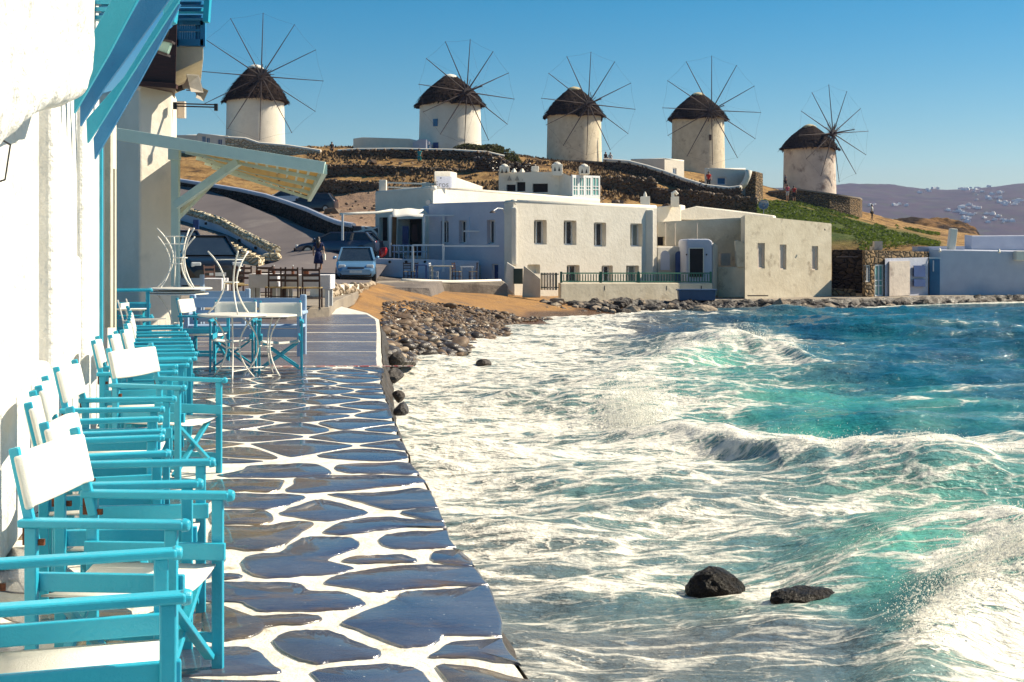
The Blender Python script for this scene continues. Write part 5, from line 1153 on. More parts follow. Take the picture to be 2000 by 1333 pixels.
lo_=bpy.data.objects.new('lettering',me); COL.objects.link(lo_); me.materials.clear(); me.materials.append(M['horn']); lo_.parent=sb; lo_.location=P(863,366,70.75)-Vector(sb.location)+Vector((0,-.22,0)); lo_.rotation_euler=(R(90),0,R(12))
# canopy and pergola
cn=thing('fabric_canopy','cream fabric canopy on white poles with a brown curtain over the cafe terrace','canopy',P(765,500,66))
m=MB(); V=[];Fc=[]
for i in range(9):
    for j in range(5):
        u,v=i/8,j/4; px_=766+61*u; d=66+3*v; py_=408+.0*u+(15*(1-v)**1.5 if v<1 else 0)-2.5*math.sin(u*math.pi)*0
        V.append(P(px_,py_+1.2*math.sin(u*9),d))
for i in range(8):
    for j in range(4): a=i*5+j; Fc.append((a,a+1,a+6,a+5))
m.add(V,Fc); o=m.build('fabric',M['canvas'],cn,smooth=True); md=o.modifiers.new('s','SOLIDIFY'); md.thickness=.02
for (a,y0,y1,d) in [(762,420,502,66),(828,420,505,66),(669,418,470,64.5)]:
    m=MB(); m.bar(P(a,y0,d),P(a,y1,d),.10,.10); m.build('pole',M['frame'],cn)
m=MB(); m.tube([P(664,419,64.5),P(700,417,65),P(735,416,65.6),P(766,411,66)],.07,7); m.build('rolled_fabric',M['canvas'],cn,smooth=True)
m=MB(); V=[];Fc=[]
for i in range(13):
    for j in range(6): V.append(P(766+9*i/12-(3*(j/5)**2),424+78*j/5,66.3+.1*math.sin(i*1.9)))
for i in range(12):
    for j in range(5): a=i*6+j; Fc.append((a,a+1,a+7,a+6))
m.add(V,Fc); m.build('curtain',mk('brown_curtain',(.30,.19,.10),(.22,.13,.07),scale=4,rough=.9),cn,smooth=True)
pg=thing('pergola_frame','bare white pole frame standing over the cafe terrace','pergola',P(835,530,63))
for (a,y0,y1,d) in [(806,480,532,63),(866,480,531,63),(866,419,478,66.3) ]:
    m=MB(); m.bar(P(a,y0,d),P(a,y1,d),.10,.10); m.build('pole',M['frame'],pg)
for (a,b,y,d) in [(806,866,479,63),(866,975,481,63),(828,897,421,66),(905,948,452,64.8)]:
    m=MB(); m.bar(P(a,y,d),P(b,y,d),.07,.07); m.build('beam',M['frame'],pg)
for a in (917,944):
    m=MB(); m.bar(P(a,424,64.9),P(a,465,64.8),.04,.04); m.build('bracket_bar',M['paleblue'],pg)
lp=thing('wall_lamp','curved white lamp arm on the corner of the seafront house','lamp',P(984,420,63.2))
m=MB(); m.tube([P(985,417,63.3),P(982,408,62.8),P(972,407,62.3),P(964,412,62.0)],.025,6); m.build('arm',M['frame'],lp); m=MB(); m.lathe([(.03,.08),(.10,.03),(.15,-.03)],12,c=P(962,415,62)); m.build('shade',M['wooddark'],lp)
tw=thing('cafe_terrace_wall','low whitewashed terrace wall with small round drain holes below the cafe','wall',P(735,548,63))
m=MB(); m.prism([P(728,505,64.5),P(830,507,64.3),P(935,510,63.6),P(935,555,63.6),P(728,555,64.5)],(0,.3,0)); m.build('wall',M['plaster_blue_shade'],tw,bevel=.04)
for q in (761,793,830):
    m=MB(); c=P(q,512,64.2); m.tube([c,c+Vector((0,.12,0))],.07,10); m.build('drain_hole',M['void'],tw)
m=MB(); 
for a in range(770,835,9):
    m.bar(P(a,478,65.5),P(a,505,65.5),.04,.04)
m.bar(P(766,480,65.5),P(835,480,65.5),.05,.06); m.bar(P(766,492,65.5),P(835,492,65.5),.04,.05); m.build('terrace_fence',M['paleblue'],tw)
cw=thing('concrete_sea_wall','low cracked concrete sea wall with a white top below the cafe','wall',P(735,575,57.5))
m=MB(); m.prism([P(735,550,56),P(785,549,58),P(880,553,60),P(982,549,61.5),P(992,558,61.5),P(992,588,61.5),P(880,584,60),P(735,580,56)],(0,.7,0)); m.build('wall',M['quay'],cw,bevel=.06)
m=MB(); m.tube([P(785,548,58.2),P(830,550,59.2),P(880,551.5,60.2),P(978,549.5,61.7)],.09,8); m.build('white_coping',M['plaster'],cw,smooth=True)
# cafe tables and chairs on that terrace
def small_table(px,py,d,w,mat,label,top=None):
    t=thing('cafe_table',label,'table',P(px,py,d)); b=Vector(t.location)
    m=MB(); m.box(b+Vector((0,0,.70)),(w,.6,.05)); m.build('tabletop',M[mat],t)
    for sx in (-1,1):
        for sy in (-1,1): m=MB(); m.bar(b+Vector((sx*w*.4,sy*.24,0)),b+Vector((sx*w*.4,sy*.24,.68)),.05,.05); m.build('leg',M[mat],t)
    return t
def ladder_chair(px,py,d,rz,label,mat='chairwood',s=1,group='wooden cafe chairs',z=None,xy=None):
    t=thing('ladder_back_chair',label,'chair',xy or P(px,py,d),group=group); t.rotation_euler[2]=rz; t.scale=(s,s,s); old=Vector(t.location); t.location=(0,0,0)
    for sx in (-.19,.19):
        m=MB(); m.bar((sx,-.18,0),(sx,-.18,.45),.035,.035); m.build('leg',M[mat],t)
        m=MB(); m.bar((sx,.18,0),(sx,.18,.45),.035,.035); m.bar((sx,.18,.45),(sx,.22,.92),.035,.03); m.build('rear_leg',M[mat],t)
        m=MB(); m.bar((sx,-.18,.22),(sx,.18,.22),.022,.022); m.build('stretcher',M[mat],t)
    for z in (.62,.74,.86):
        m=MB(); m.box((0,.20+.04*(z-.6),z),(.36,.02,.055)); m.build('back_slat',M[mat],t)
    for y_,z in ((-.18,.20),(.18,.25)):
        m=MB(); m.bar((-.19,y_,z),(.19,y_,z),.022,.022); m.build('stretcher',M[mat],t)
    m=MB(); m.box((0,0,.455),(.42,.40,.03)); m.build('seat',M['reed'] if mat=='chairwood' else M[mat],t,bevel=.008); t.location=old; return t
small_table(823,548,61.0,.55,'doorblue','small dark cafe table at the left end of the terrace behind the sea wall')
small_table(862,550,61.4,1.05,'plaster_cream','square cream cafe table under the pole frame on the terrace')
small_table(912,551,61.9,.62,'frame','white cafe table nearest the violet-shaded cafe wall')
for i,(a,b_,c) in enumerate([(796,'chairwood','brown chair at the left end of the cafe terrace behind the sea wall'),(806,'chairwood','reddish brown chair beside the left pergola pole'),(847,'frame','white chair left of the cream cafe table'),(893,'chairwood','brown chair left of the white cafe table'),(924,'chairwood','brown chair right of the white cafe table')]):
    ladder_chair(a,548,61.3+i*.1,R([10,-60,80,70,-80][i]),c,mat=b_,s=.9,group='chairs on the cafe terrace')
# patterned wall left of cafe
sw=thing('patterned_wall','small garden wall of dark stones outlined in whitewash','wall',P(710,470,67)); m=MB(); m.prism([P(690,441,67),P(737,443,67),P(737,470,67),P(690,472,67)],(0,.35,0)); m.build('wall',M['whitestone'],sw,bevel=.04)
ct=thing('clutter_fence','dark openwork fence in front of the patterned wall','fence',P(700,500,65)); m=MB()
for a in range(668,736,6): m.bar(P(a,473,65.2),P(a+2,502,65.2),.05,.03)
m.bar(P(668,474,65.2),P(736,474,65.2),.05,.05); m.bar(P(668,496,65.2),P(736,496,65.2),.05,.05); m.build('openwork',M['black'],ct); m=MB(); m.lump(P(748,492,65),(.22,.2,.3),seed=8,sub=2); m.build('red_cushion',M['redlamp'],ct)
# --- upper house with chimneys and glass room
h=House('hill_house','white hill house with triangle-pierced parapet, three chimneys and a green glass room','house',[(974,97,337),(1092,96,336),(1116,94,345)],3.2,7,M['plaster'])
for x0,x1,y0,y1 in [(989,1007,361,374),(1009,1026,356,374),(1040,1070,359,376)]: h.hole(0,x0,x1,y0,y1,'void','void',depth=.3)
hh=h.build()
h=House('','','',[(1115,94,341),(1118,93.6,342),(1172,96.5,344)],3.2,5,M['frame'],wn='glass_room_wall',parentthing=hh)
for a in (1119,1131,1144,1157): h.hole(1,a,a+(10 if a!=1157 else 13),346,383,'glazed','glassgreen',depth=.06)
h.build()
for i,q in enumerate((995,1010,1024,1037,1052,1066)):
    m=MB(); d=96.6; a_,b2,c_=P(q-4.5,353,d),P(q+4.5,353,d),P(q,343,d); m.prism([a_,b2,c_],(0,.12,0)); m.build('triangle_opening',M['horn'],hh)
for (q,yt,yb,d,w) in [(985,322,338,96.4,.72),(1088,318,345,95.6,.76),(1141,322,342,94.5,.74)]:
    m=MB(); zt=PZ(yt,d); zb_=PZ(yb,d); x=PX(q,d); m.box((x,d,(zt+zb_)/2-.05),(w,w*.8,zt-zb_-.15)); m.lathe([(w*.42,zt-.16),(w*.30,zt-.02),(w*.08,zt+.06)],14,c=(x,d,0)); co=m.build('chimney',M['plaster'],hh,bevel=.05)
    for sx in (-.16,.14): 
        m=MB(); a_=Vector((x+sx,d-w*.41,zt-.62)); m.prism([a_+Vector((-.08,0,0)),a_+Vector((.08,0,0)),a_+Vector((0,0,.32))],(0,.05,0)); m.build('smoke_hole',M['void'],co)
m=MB(); m.box(P(1045,331,97),(.55,.5,.4)); m.build('chimney',M['plaster'],hh,bevel=.05)
for q in (1004,1020):
    m=MB(); m.lathe([(.22,0),(.06,.28)],4,c=P(q,337,98)); m.build('roof_spike',M['plaster'],hh)
m=MB(); m.prism([P(1115,384,93.4),P(1172,386,96.2),P(1172,394,96.2),P(1115,390,93.4)],(0,1,0)); m.build('base',M['plaster'],hh)
m=MB(); m.box(P(1010,393,88),(1.6,.8,.35)); m.build('dark_roof_hatch',M['wooddark'],hh)
# ---------------------------------------------------------------- terrace walls on the hill
def wallrun(name,label,top,bot,thick,mat,cop=None,copr=.16,coph=0,stones=0,cat='wall',smat=None):
    """top: (px,py,d) polyline, bot: rows for the foot; follows the ground"""
    t=thing(name,label,cat,P(*top[0])); m=MB(); n=len(top); V=[]
    for (a,b,d),yb in zip(top,bot):
        p=P(a,b,d); q=P(a,yb,d); V+= [p,Vector((q.x,q.y,q.z-.6)),p+Vector((p.x/p.y*thick,thick,0)),Vector((q.x+p.x/p.y*thick,q.y+thick,q.z-.6))]
    Fc=[]
    for i in range(n-1):
        a=i*4; Fc+=[(a,a+1,a+5,a+4),(a+2,a+6,a+7,a+3),(a,a+4,a+6,a+2)]
    Fc+=[(0,2,3,1),(n*4-4,n*4-3,n*4-1,n*4-2)]; m.add(V,Fc); m.build('wall',M[mat],t)
    if stones:
        m=MB(); rn=random.Random(len(label))
        for _ in range(stones):
            k=rn.random()*(n-1); i=int(k); f=k-i; a,b=top[i],top[i+1]; px_=a[0]+(b[0]-a[0])*f; yt=a[1]+(b[1]-a[1])*f; d=a[2]+(b[2]-a[2])*f; yb=bot[i]+(bot[i+1]-bot[i])*f
            p=P(px_,yt+(yb-yt)*rn.random(),d-.02); r=rn.uniform(.10,.24); m.lump(p,(r*1.3,r*.7,r*.75),seed=rn.randint(0,9999),sub=1)
        o=m.build('rubble_stones',M[smat or 'pebble'],t); o['kind']='stuff'
    if cop:
        m=MB()
        if thick<1: m.tube([P(a,b,d)+Vector((0,copr,coph)) for a,b,d in top],copr,8)
        else:
            V=[];Fc=[]
            for a,b,d in top:
                p=P(a,b,d); e=Vector((p.x/p.y*thick,thick,0)); V+=[p+Vector((0,-.08,.003)),p+Vector((0,-.08,.16)),p+e+Vector((0,0,.16)),p+e+Vector((0,0,.003))]
            for i in range(len(top)-1):
                for q in range(4): q2=(q+1)%4; Fc.append((i*4+q,i*4+q2,i*4+4+q2,i*4+4+q))
            Fc+=[(0,1,2,3),tuple(len(V)-1-q for q in range(4))]; m.add(V,Fc)
        m.build('coping',M[cop],t,autos=40)
    return t
wallrun('retaining_wall','long dark stone retaining wall with white coping beside the climbing road','',0,0,0) if False else None
wallrun('retaining_wall','long dark stone retaining wall with white coping beside the climbing road',[(345,352,89),(410,362,86),(470,372,83),(520,383,80),(560,396,77.5),(600,410,74.5),(640,428,71),(662,436,69),(690,441,67)],[380,380,405,425,442,458,470,478,480],.3,'rubbleblack',cop='plaster_blue_shade',copr=.14,stones=0)
wallrun('terrace_wall','upper dry stone wall across the dirt slope above the parked dark car',[(625,322,120),(700,322,119.5),(800,326,119),(870,330,118.5),(940,331,117.5)],[348,352,353,356,356],.6,'rubble',stones=600,smat='pebble')
wallrun('terrace_wall','lower dry stone wall just above the pink dirt lot',[(615,350,115.5),(660,352,115),(715,355,114.5),(745,357,114)],[372,374,377,380],.6,'rubble',stones=260,smat='pebble')
wallrun('mill_terrace_wall','rounded stone wall with pale coping in front of the second windmill',[(660,295,130),(700,292.5,129),(780,292,128.5),(880,294,128),(950,298,127),(985,306,127)],[308,310,314,318,320,322],.7,'rubble',cop='plaster',copr=.15,stones=300,smat='pebble')
wallrun('mill_terrace_wall','whitewashed wall sloping down below the first windmill',[(440,270,138),(478,272,137.5),(505,281,137),(560,286,136),(600,292,135.5),(626,296,135)],[300,302,305,306,308,310],.8,'rubblecream',cop='plaster',copr=.2)
wallrun('mill_terrace_wall','shaded stone bank between the bush and the third windmill',[(928,308,116),(960,306,116),(1000,315,117),(1046,322,118)],[352,356,350,345],2,'rubble',stones=260,smat='pebble_dark')
wallrun('mill_terrace_wall','flat stone terrace edge under the third windmill',[(1015,318,148),(1070,316,148),(1130,316,148),(1205,321,147)],[330,332,336,342],1.0,'rubble',cop='quay',copr=.14,stones=150,smat='pebble')
wallrun('curved_white_wall','sweeping stone wall with thick white coping running down to the round blue-door house',[(1180,313,140),(1230,317,137),(1265,326,134),(1300,337,130),(1340,352,126),(1380,364,123),(1425,369,121),(1448,366,120)],[350,352,356,372,380,384,386,386],.8,'rubble',cop='plaster',copr=.20,stones=500,smat='pebble')
wallrun('terrace_wall','brown rubble wall above the roofs in the middle',[(1172,345,109),(1225,345,109),(1275,348,109),(1285,367,108),(1350,372,107),(1420,382,106),(1478,388,105)],[400,404,408,410,412,410,402],.8,'rubblefine',stones=900,smat='pebble')
wallrun('mill_terrace_wall','round stone platform under the fifth windmill, sunlit on its right end',[(1500,376,150),(1560,372,149),(1620,380,148),(1660,386,149),(1680,389,151),(1684,392,160)],[392,396,406,420,424,420],4,'rubblefine',cop='quay',copr=.1,stones=0)
# hill houses
h=House('mill_house','low white house with two blue windows left of the first windmill','house',[(340,141,266),(384,140,265),(386,139,262),(446,138,268)],10.5,6,M['plaster'],cop=.1)
h.hole(2,394,402,266,279,'win','doorteal',depth=.1).hole(2,403,410,269,283,'win','doorteal',depth=.1).hole(2,425,434,272,287,'win','doorblue',depth=.1); h.build()
h=House('mill_house','long low white shed beside the second windmill','house',[(690,139,271),(708,138.5,268),(800,137,271),(822,137,276)],10.5,5,M['plaster']); h.build()
h=House('mill_house','small rounded white annex with a blue door at the foot of the second windmill','house',[(806,136.6,279),(818,136,272),(832,136,272),(843,136.5,280)],10.5,4,M['plaster_blue_shade']); h.hole(2,835.5,840,282,291,'door','doorteal',depth=.1); h.build()
h=House('mill_house','white flat-roofed house left of the fourth windmill with a small blue window','house',[(1232,147,313),(1298,145,311),(1336,147.5,315)],8.0,5,M['plaster'],cop=.12)
h.hole(1,1314,1321,329,345,'win','doorteal',depth=.12); h.build()
h=House('round_house','white house with a bright blue door and rough stone end below the fourth windmill','house',[(1376,129.5,331),(1382,129,331),(1456,130,331)],5.2,5,M['plaster'],cop=.12)
h.hole(1,1401,1418,347,361,'door','doorteal',depth=.15); rh2=h.build()
h=House('','','',[(1456,126.5,333),(1476,126,335),(1490,128,339)],4.0,6,M['rubblefine'],wn='stone_end',parentthing=rh2); h.build()
m=MB(); pts=[(1448,366,126),(1455,358,126),(1460,346,126),(1463,333,126)]; m.tube([P(a,b,125.9) for a,b,c in pts],.3,8); m.build('curved_coping',M['plaster'],rh2,smooth=True)
h=House('stone_plinth','brown stone plinth under the fourth windmill','plinth',[(1336,164,330),(1378,163.5,331)],6,3,M['rubble']); h.build()
sh_=thing('stone_hut','low stone bunker at the bend of the hill path','hut',P(955,318,127)); m=MB(); m.prism([P(a,b,127) for a,b in [(935,304),(945,302),(962,304),(970,310),(972,318),(935,320)]],(0,2,0)); m.build('wall',M['rubble'],sh_,bevel=.1)
# ---------------------------------------------------------------- stairs and their walls left of the road
st=thing('stone_stairs','broad flight of pale stone steps going up beside the road','stairs',P(480,505,60)); 
for k in range(13):
    f=k/12; y=np.interp(f,[0,1],[503,452]); d=61+10*f; x1=np.interp(f,[0,1],[505,412]); a=P(340,y,d); b=P(x1,y,d)
    m=MB(); m.prism([a,b,b+Vector((0,0,-1.5)),a+Vector((0,0,-1.5))],(0,1.6,0)); m.build('step',M['rubblecream'],st,bevel=.02)
wallrun('stair_wall','white wall with a sunlit stone top descending between the steps and the road',[(350,408,76),(395,422,73.5),(430,433,71.5),(460,450,69.5),(490,466,67),(520,481,64.5),(538,489,63.2)],[452,455,458,478,492,502,506],.45,'plaster_blue_shade',cop='rubblecream',copr=.24)
e=thing('whitewashed_wall_end','rounded whitewashed stone end of the stair wall at the foot of the road','wall',P(530,508,62.4)); m=MB(); m.prism([P(a,b,62.6) for a,b in [(503,506),(508,499),(520,495),(540,494),(546,503),(540,510),(515,510)]],(0,.8,0)); m.build('stones',M['rubblecream'],e,bevel=.06)
dw=thing('small_door','dark door in the white wall at the top of the stairs','door',P(383,449,71.8)); m=MB(); m.box(P(383,439,71.6),(.30,.1,.52)); m.build('door_leaf',M['doorblue'],dw)
for i,(a,b) in enumerate([(402,437),(467,470),(499,485)]): 
    m=MB(); dd=np.interp(a,[402,467,499],[72.5,68.6,66.0]); m.box(P(a,b,dd),(.12,.1,.14)); m.build('drain_hole',M['void'],e)
# rubble wall between plaza and beach
rw=thing('rubble_wall','whitewashed rubble wall between the dining tables and the beach','wall',P(650,590,38)); m=MB()
pts=[(640,556,36.5),(680,556,40),(715,555,46),(740,554,54)]; bots=[600,594,586,578]
V=[];Fc=[]
for (a,b,d),yb in zip(pts,bots): p=P(a,b,d); q=P(a,yb+6,d); V+=[p,q,p+Vector((-.5,.1,0)),q+Vector((-.5,.1,0))]
for i in range(3): a=i*4; Fc+=[(a,a+1,a+5,a+4),(a,a+4,a+6,a+2),(a+2,a+6,a+7,a+3)]
m.add(V,Fc+[(0,2,3,1)]); m.build('core',M['grout'],rw)
rr2=random.Random(6)
for k in range(150):
    u=rr2.random()*3; i=int(u); f=u-i; a,b=pts[i],pts[i+1]; px_=a[0]+(b[0]-a[0])*f; d=a[2]+(b[2]-a[2])*f; yt=a[1]+(b[1]-a[1])*f; yb=bots[i]+(bots[i+1]-bots[i])*f
    m=MB(); r=rr2.uniform(.07,.15); m.lump(P(px_,yt+1+(yb-yt)*rr2.random(),d-.03),(r*1.3,r*.7,r),seed=k,sub=2); m.build('stone',M['rubblecream'] if False else M['pebble_pale'],rw,smooth=False)
# boulders along the quay
rb=random.Random(8); nb=0
for k in range(285):
    t=rb.random(); px_=1060+960*t; pe=np.interp(px_,[1060,1150,1300,1450,1650,1830,2000],[60,61,63,64,66,70,73]); py_=rb.uniform(590,606)
    if px_<1250: py_=rb.uniform(586,608)
    r=rb.uniform(.12,.34)*(1.0 if px_<1700 else .85); d=pe-.2-(py_-588)*.12
    z=PZ(py_,d)
    m=MB(); m.lump((PX(px_,d),d,z-.05),(r*1.4,r,r*.75),seed=k,sub=1); m.build('boulder',M['rockpale'] if rb.random()<(.30 if px_<1250 else .08) else M['rockdark'],quay,smooth=False)
for (a,b,r) in [(1527,598,.8),(1580,605,.7),(1618,600,.6),(1500,602,.5),(1246,600,.55),(1270,604,.5),(1875,600,.6),(1970,602,.6)]:
    m=MB(); m.lump(P(a,b+3,63 if a<1700 else 70),(r*.75,r*.6,r*.6),seed=a+7,sub=1); m.build('boulder',M['rockpale'] if a<1700 else M['rockdark'],quay,smooth=False)
# ---------------------------------------------------------------- windmills
def windmill(axis,hw,ya,ye,yb,hy,rad,d,label,tint,hubdx,wins=(),seed=0,rot=0):
    k=d/F; x=PX(axis,d); zb=PZ(yb,d); ze=PZ(ye,d); za=PZ(ya,d); Rt=hw*k; rn=random.Random(seed)
    t=thing('windmill',label,'windmill',(x,d,zb),group='round windmills on the ridge'); m=MB(); hgt=ze-zb
    m.lathe([(Rt*1.03,-2.2),(Rt*1.02,0),(Rt*1.0,hgt*.5),(Rt*.985,hgt-.02),(Rt*.5,hgt+.02)],56,c=(x,d,zb)); m.build('tower',M[tint],t,autos=40)
    # thatch: bell profile, shaggy
    prof=[]; hr=za-ze
    for i in range(26):
        u=i/25; r=Rt*1.06*(1-u)**.86+.30*u+.10*math.sin(u*math.pi)*Rt; r=Rt*(1.07 if u<.02 else 1)*(np.interp(u,[0,.1,.3,.55,.8,1],[1.08,1.03,.91,.70,.42,.18])); prof.append((r,ze-.25+u*(hr+.25)))
    n=72; m=MB(); V=[];Fc=[]
    for i,(r,z) in enumerate(prof):
        for j in range(n):
            a=2*math.pi*j/n; rr=r*(1+rn.uniform(-.03,.03))+ (.05 if (i%4==0) else 0); zz=z-(abs(rn.gauss(0,.16)) if i==0 else 0)+.06*math.sin(a*3+seed); V.append((x+rr*math.cos(a),d+rr*math.sin(a),zz))
    for i in range(25):
        for j in range(n): j2=(j+1)%n; Fc.append((i*n+j,i*n+j2,(i+1)*n+j2,(i+1)*n+j))
    Fc.append(tuple(range(n))[::-1]); Fc.append(tuple(25*n+j for j in range(n))); m.add(V,Fc)
    for _ in range(1300):   # loose straw along the slope and the eaves
        u=rn.random()**1.4; a=rn.uniform(0,6.283); r=np.interp(u,[0,.1,.3,.55,.8,1],[1.08,1.03,.91,.70,.42,.18])*Rt+.04; z=ze-.25+u*(hr+.25); c=Vector((x+r*math.cos(a),d+r*math.sin(a),z)); o_=Vector((math.cos(a),math.sin(a),-.9)).normalized()*rn.uniform(.3,.65); s_=Vector((-math.sin(a),math.cos(a),0))*.05
        m.add([c-s_,c+s_,c+s_*.3+o_,c-s_*.3+o_+Vector((0,0,.02))],[(0,1,2,3)])
    m.build('thatched_roof',M['thatch'],t)
    m=MB(); m.lathe([(Rt*.30,za-.35),(Rt*.24,za-.05),(Rt*.15,za+.12),(.05,za+.22)],20,c=(x,d,0),jit=.03); m.build('roof_cap',M['thatchlight'] if tint!='plaster' else M['plaster'],t,smooth=True)
    zh=PZ(hy,d); off=(hubdx)*k; L=Rt*1.28; yaw=math.asin(max(-.9,min(.9,off/L))); dirv=Vector((math.sin(yaw),-math.cos(yaw),.06)).normalized()
    c0=Vector((x,d,zh-.1)); hub=c0+dirv*L; m=MB(); m.tube([c0,hub,hub+dirv*.6],[.20,.17,.15],10); m.tube([hub+dirv*.6,hub+dirv*3.6],[.09,.05],8); m.lump(hub+dirv*3.6,(.10,.10,.10),seed=1); ax=m.build('axle',M['wooddark'],t)
    m=MB(); m.tube([hub-dirv*.25,hub+dirv*.25],.42,14); m.build('hub',M['wooddark'],t)
    u=dirv.cross(Vector((0,0,1))).normalized(); v=u.cross(dirv); Rw=rad*k; tips=[]
    for i in range(12):
        a=2*math.pi*i/12+rot; rr=Rw*rn.uniform(.97,1.02); e_=hub+(u*math.cos(a)+v*math.sin(a))*rr+dirv*.15; tips.append(e_)
        m=MB(); m.tube([hub,hub.lerp(e_,.5),e_],[.075,.055,.035],6); m.lump(e_,(.06,.06,.06),seed=i); m.build('sail_spar',M['wooddark'],t)
    m=MB(); 
    for i in range(12): 
        a_,b_=tips[i],tips[(i+1)%12]; mid_=(a_+b_)/2+(hub-(a_+b_)/2)*.015; m.tube([a_,mid_,b_],.007,4)
    m.build('rim_rope',M['wooddark'],t)
    m=MB(); bow=hub+dirv*3.5
    for i in range(0,12,1): m.tube([bow,hub.lerp(tips[i],.97)],.006,3)
    m.build('stay_ropes',M['wooddark'],t)
    # short battens near the hub
    m=MB()
    for i in range(40):
        a=2*math.pi*i/40+rn.uniform(-.1,.1); e_=hub+(u*math.cos(a)+v*math.sin(a))*rn.uniform(.7,1.5); m.tube([hub,e_],.035,4)
    m.build('hub_spokes',M['maroon'] if seed==2 else M['wooddark'],t)
    for (px_,py_,w,h_,mt) in wins:
        dx=PX(px_,d)-x; yy_=d-math.sqrt(max(.01,(Rt*1.0)**2-dx*dx)); m=MB(); nx=Vector((dx,yy_-d,0)).normalized(); ang=math.atan2(nx.x,-nx.y)
        m.box((x+dx,yy_+.02,PZ(py_,yy_)),(w*k,.25,h_*k),rz=ang); m.build('window',M[mt],t)
    return t
windmill(499,56,130,193,281,161,120,150,'leftmost windmill, tall white tower with dark shaggy thatch left of the others','plaster',24,seed=1,rot=R(2),wins=())
windmill(879,60,149,200,293,191,101,141,'second windmill from the left, with small blue windows and a reddish hub','plaster',35,seed=2,rot=R(5),wins=[(854,240,9,14,'doorteal'),(855,285,11,12,'doorblue')])
windmill(1121.5,53,173,223,318,213,99,160,'middle windmill, pale tower with a yellowish reed cap','plaster_cream',24,seed=3,rot=R(4),wins=[])
windmill(1363.5,51,184,228,334,225,103,166,'fourth windmill from the left, with a small brown slot high in its tower','plaster_cream',17,seed=4,rot=R(1),wins=[(1379.5,269,4,11,'wooddark')])
windmill(1581,50,246,287,380,268,92,170,'rightmost windmill, smallest and most stained, with a grimy tower','plaster_old',33,seed=5,rot=R(-5),wins=[])
# ---------------------------------------------------------------- vegetation
def leafmass(name,label,cat,blobs,mat,n,leaf,kind=None,seed=1,woody=True):
    """crown of small leaf faces spread through several volumes, around real stems"""
    rn=random.Random(seed); m=MB(); cs=[(P(a,b,d),r) for a,b,d,r in blobs]
    for _ in range(n):
        c,r=rn.choice(cs); v=Vector((rn.gauss(0,1),rn.gauss(0,1),rn.gauss(0,1))).normalized()*(rn.random()**.4); p=c+Vector((v.x*r[0],v.y*r[1],abs(v.z)*r[2])); 
        if rn.random()<.18: continue
        s_=leaf*rn.uniform(.6,1.4); a=Vector((rn.gauss(0,1),rn.gauss(0,1),rn.gauss(0,.6))).normalized()*s_; b=Vector((rn.gauss(0,1),rn.gauss(0,1),rn.gauss(0,.6))).normalized()*s_*.6
        m.add([p-a,p+b,p+a,p-b],[(0,1,2,3)])
    t=thing(name,label,cat,P(*blobs[0][:3])) if kind is None else None
    o=m.build('leaves' if kind is None else name,M[mat],t)
    if kind: o['kind']=kind; tag(o,label,cat)
    else:
        w_=MB()
        for c,r in cs:
            for k in range(5): w_.tube([c+Vector((0,0,-.5)),c+Vector((rn.uniform(-1,1)*r[0]*.7,rn.uniform(-1,1)*r[1]*.7,r[2]*.7))],[.05,.02],4)
        w_.build('stems',M['wooddark'],t)
    return o
leafmass('bush','dark spreading bush right of the second windmill','bush',[(955,306,130,(1.6,1.4,1.2)),(975,314,129,(2.0,1.5,1.3)),(995,320,128,(1.2,1.2,.8)),(960,294,130.5,(1.3,1,.6))],'bushdark',5200,.16,seed=3)
leafmass('bush','low rounded bush behind the coping right of the second windmill','bush',[(915,291,135,(1.6,1,.55)),(935,293,134.5,(1.3,1,.4))],'bushdark',1700,.14,seed=4)
# scrub on the green slope: one mass nobody could count
rn=random.Random(12); m=MB(); cnt=0
while False:
    px_=rn.uniform(1415,1835); y_=rn.uniform(84,150); x=PX(px_,y_)
    i=int(np.clip(np.searchsorted(ys_g:=ys_t if False else np.concatenate([np.linspace(36,180,300),np.linspace(182,235,40)]),y_),0,339)) if False else 0
    zz=tz(x,y_) if False else None
    cnt+=1
xs_=np.array([PX(rn.uniform(1412,1838),1) for _ in range(52000)]); ysr=np.array([rn.uniform(84,152) for _ in range(52000)]); X_=xs_*ysr; Zr=TZ(X_,ysr); pyr=YH+(H-Zr)*F/ysr; pxr=1000+F*xs_
gg=np.clip(1-np.abs((pxr-1625)/225)**5,0,1)*((pyr-396-np.clip(1545-pxr,0,200)*.02)>0)*(fbm(X_*.25,ysr*.12,3,5)>-.20)
dens=fbm(X_*.5,ysr*.3,3,8)
for x,y_,z,g,dn_ in zip(X_,ysr,Zr,gg,dens):
    if g<.3: continue
    p=Vector((x,y_,z+.05+.35*max(0,dn_+.3)*rn.random())); s_=rn.uniform(.10,.24)*(y_/110)
    a=Vector((rn.gauss(0,1),rn.gauss(0,1),rn.gauss(0,.5))).normalized()*s_; b=Vector((rn.gauss(0,.7),rn.gauss(0,.7),1)).normalized()*s_*.7
    m.add([p-a,p+b,p+a],[(0,1,2)])
o=m.build('scrub',M['bush'],None); o['kind']='stuff'; tag(o,'green scrub covering the slope below the fifth windmill','shrubs')
xs_=np.array([PX(rn.uniform(600,1420),1) for _ in range(16000)]); ysr=np.array([rn.uniform(96,150) for _ in range(16000)]); X_=xs_*ysr; Zr=TZ(X_,ysr); dn2=fbm(X_*.2,ysr*.2,3,15)
m=MB()
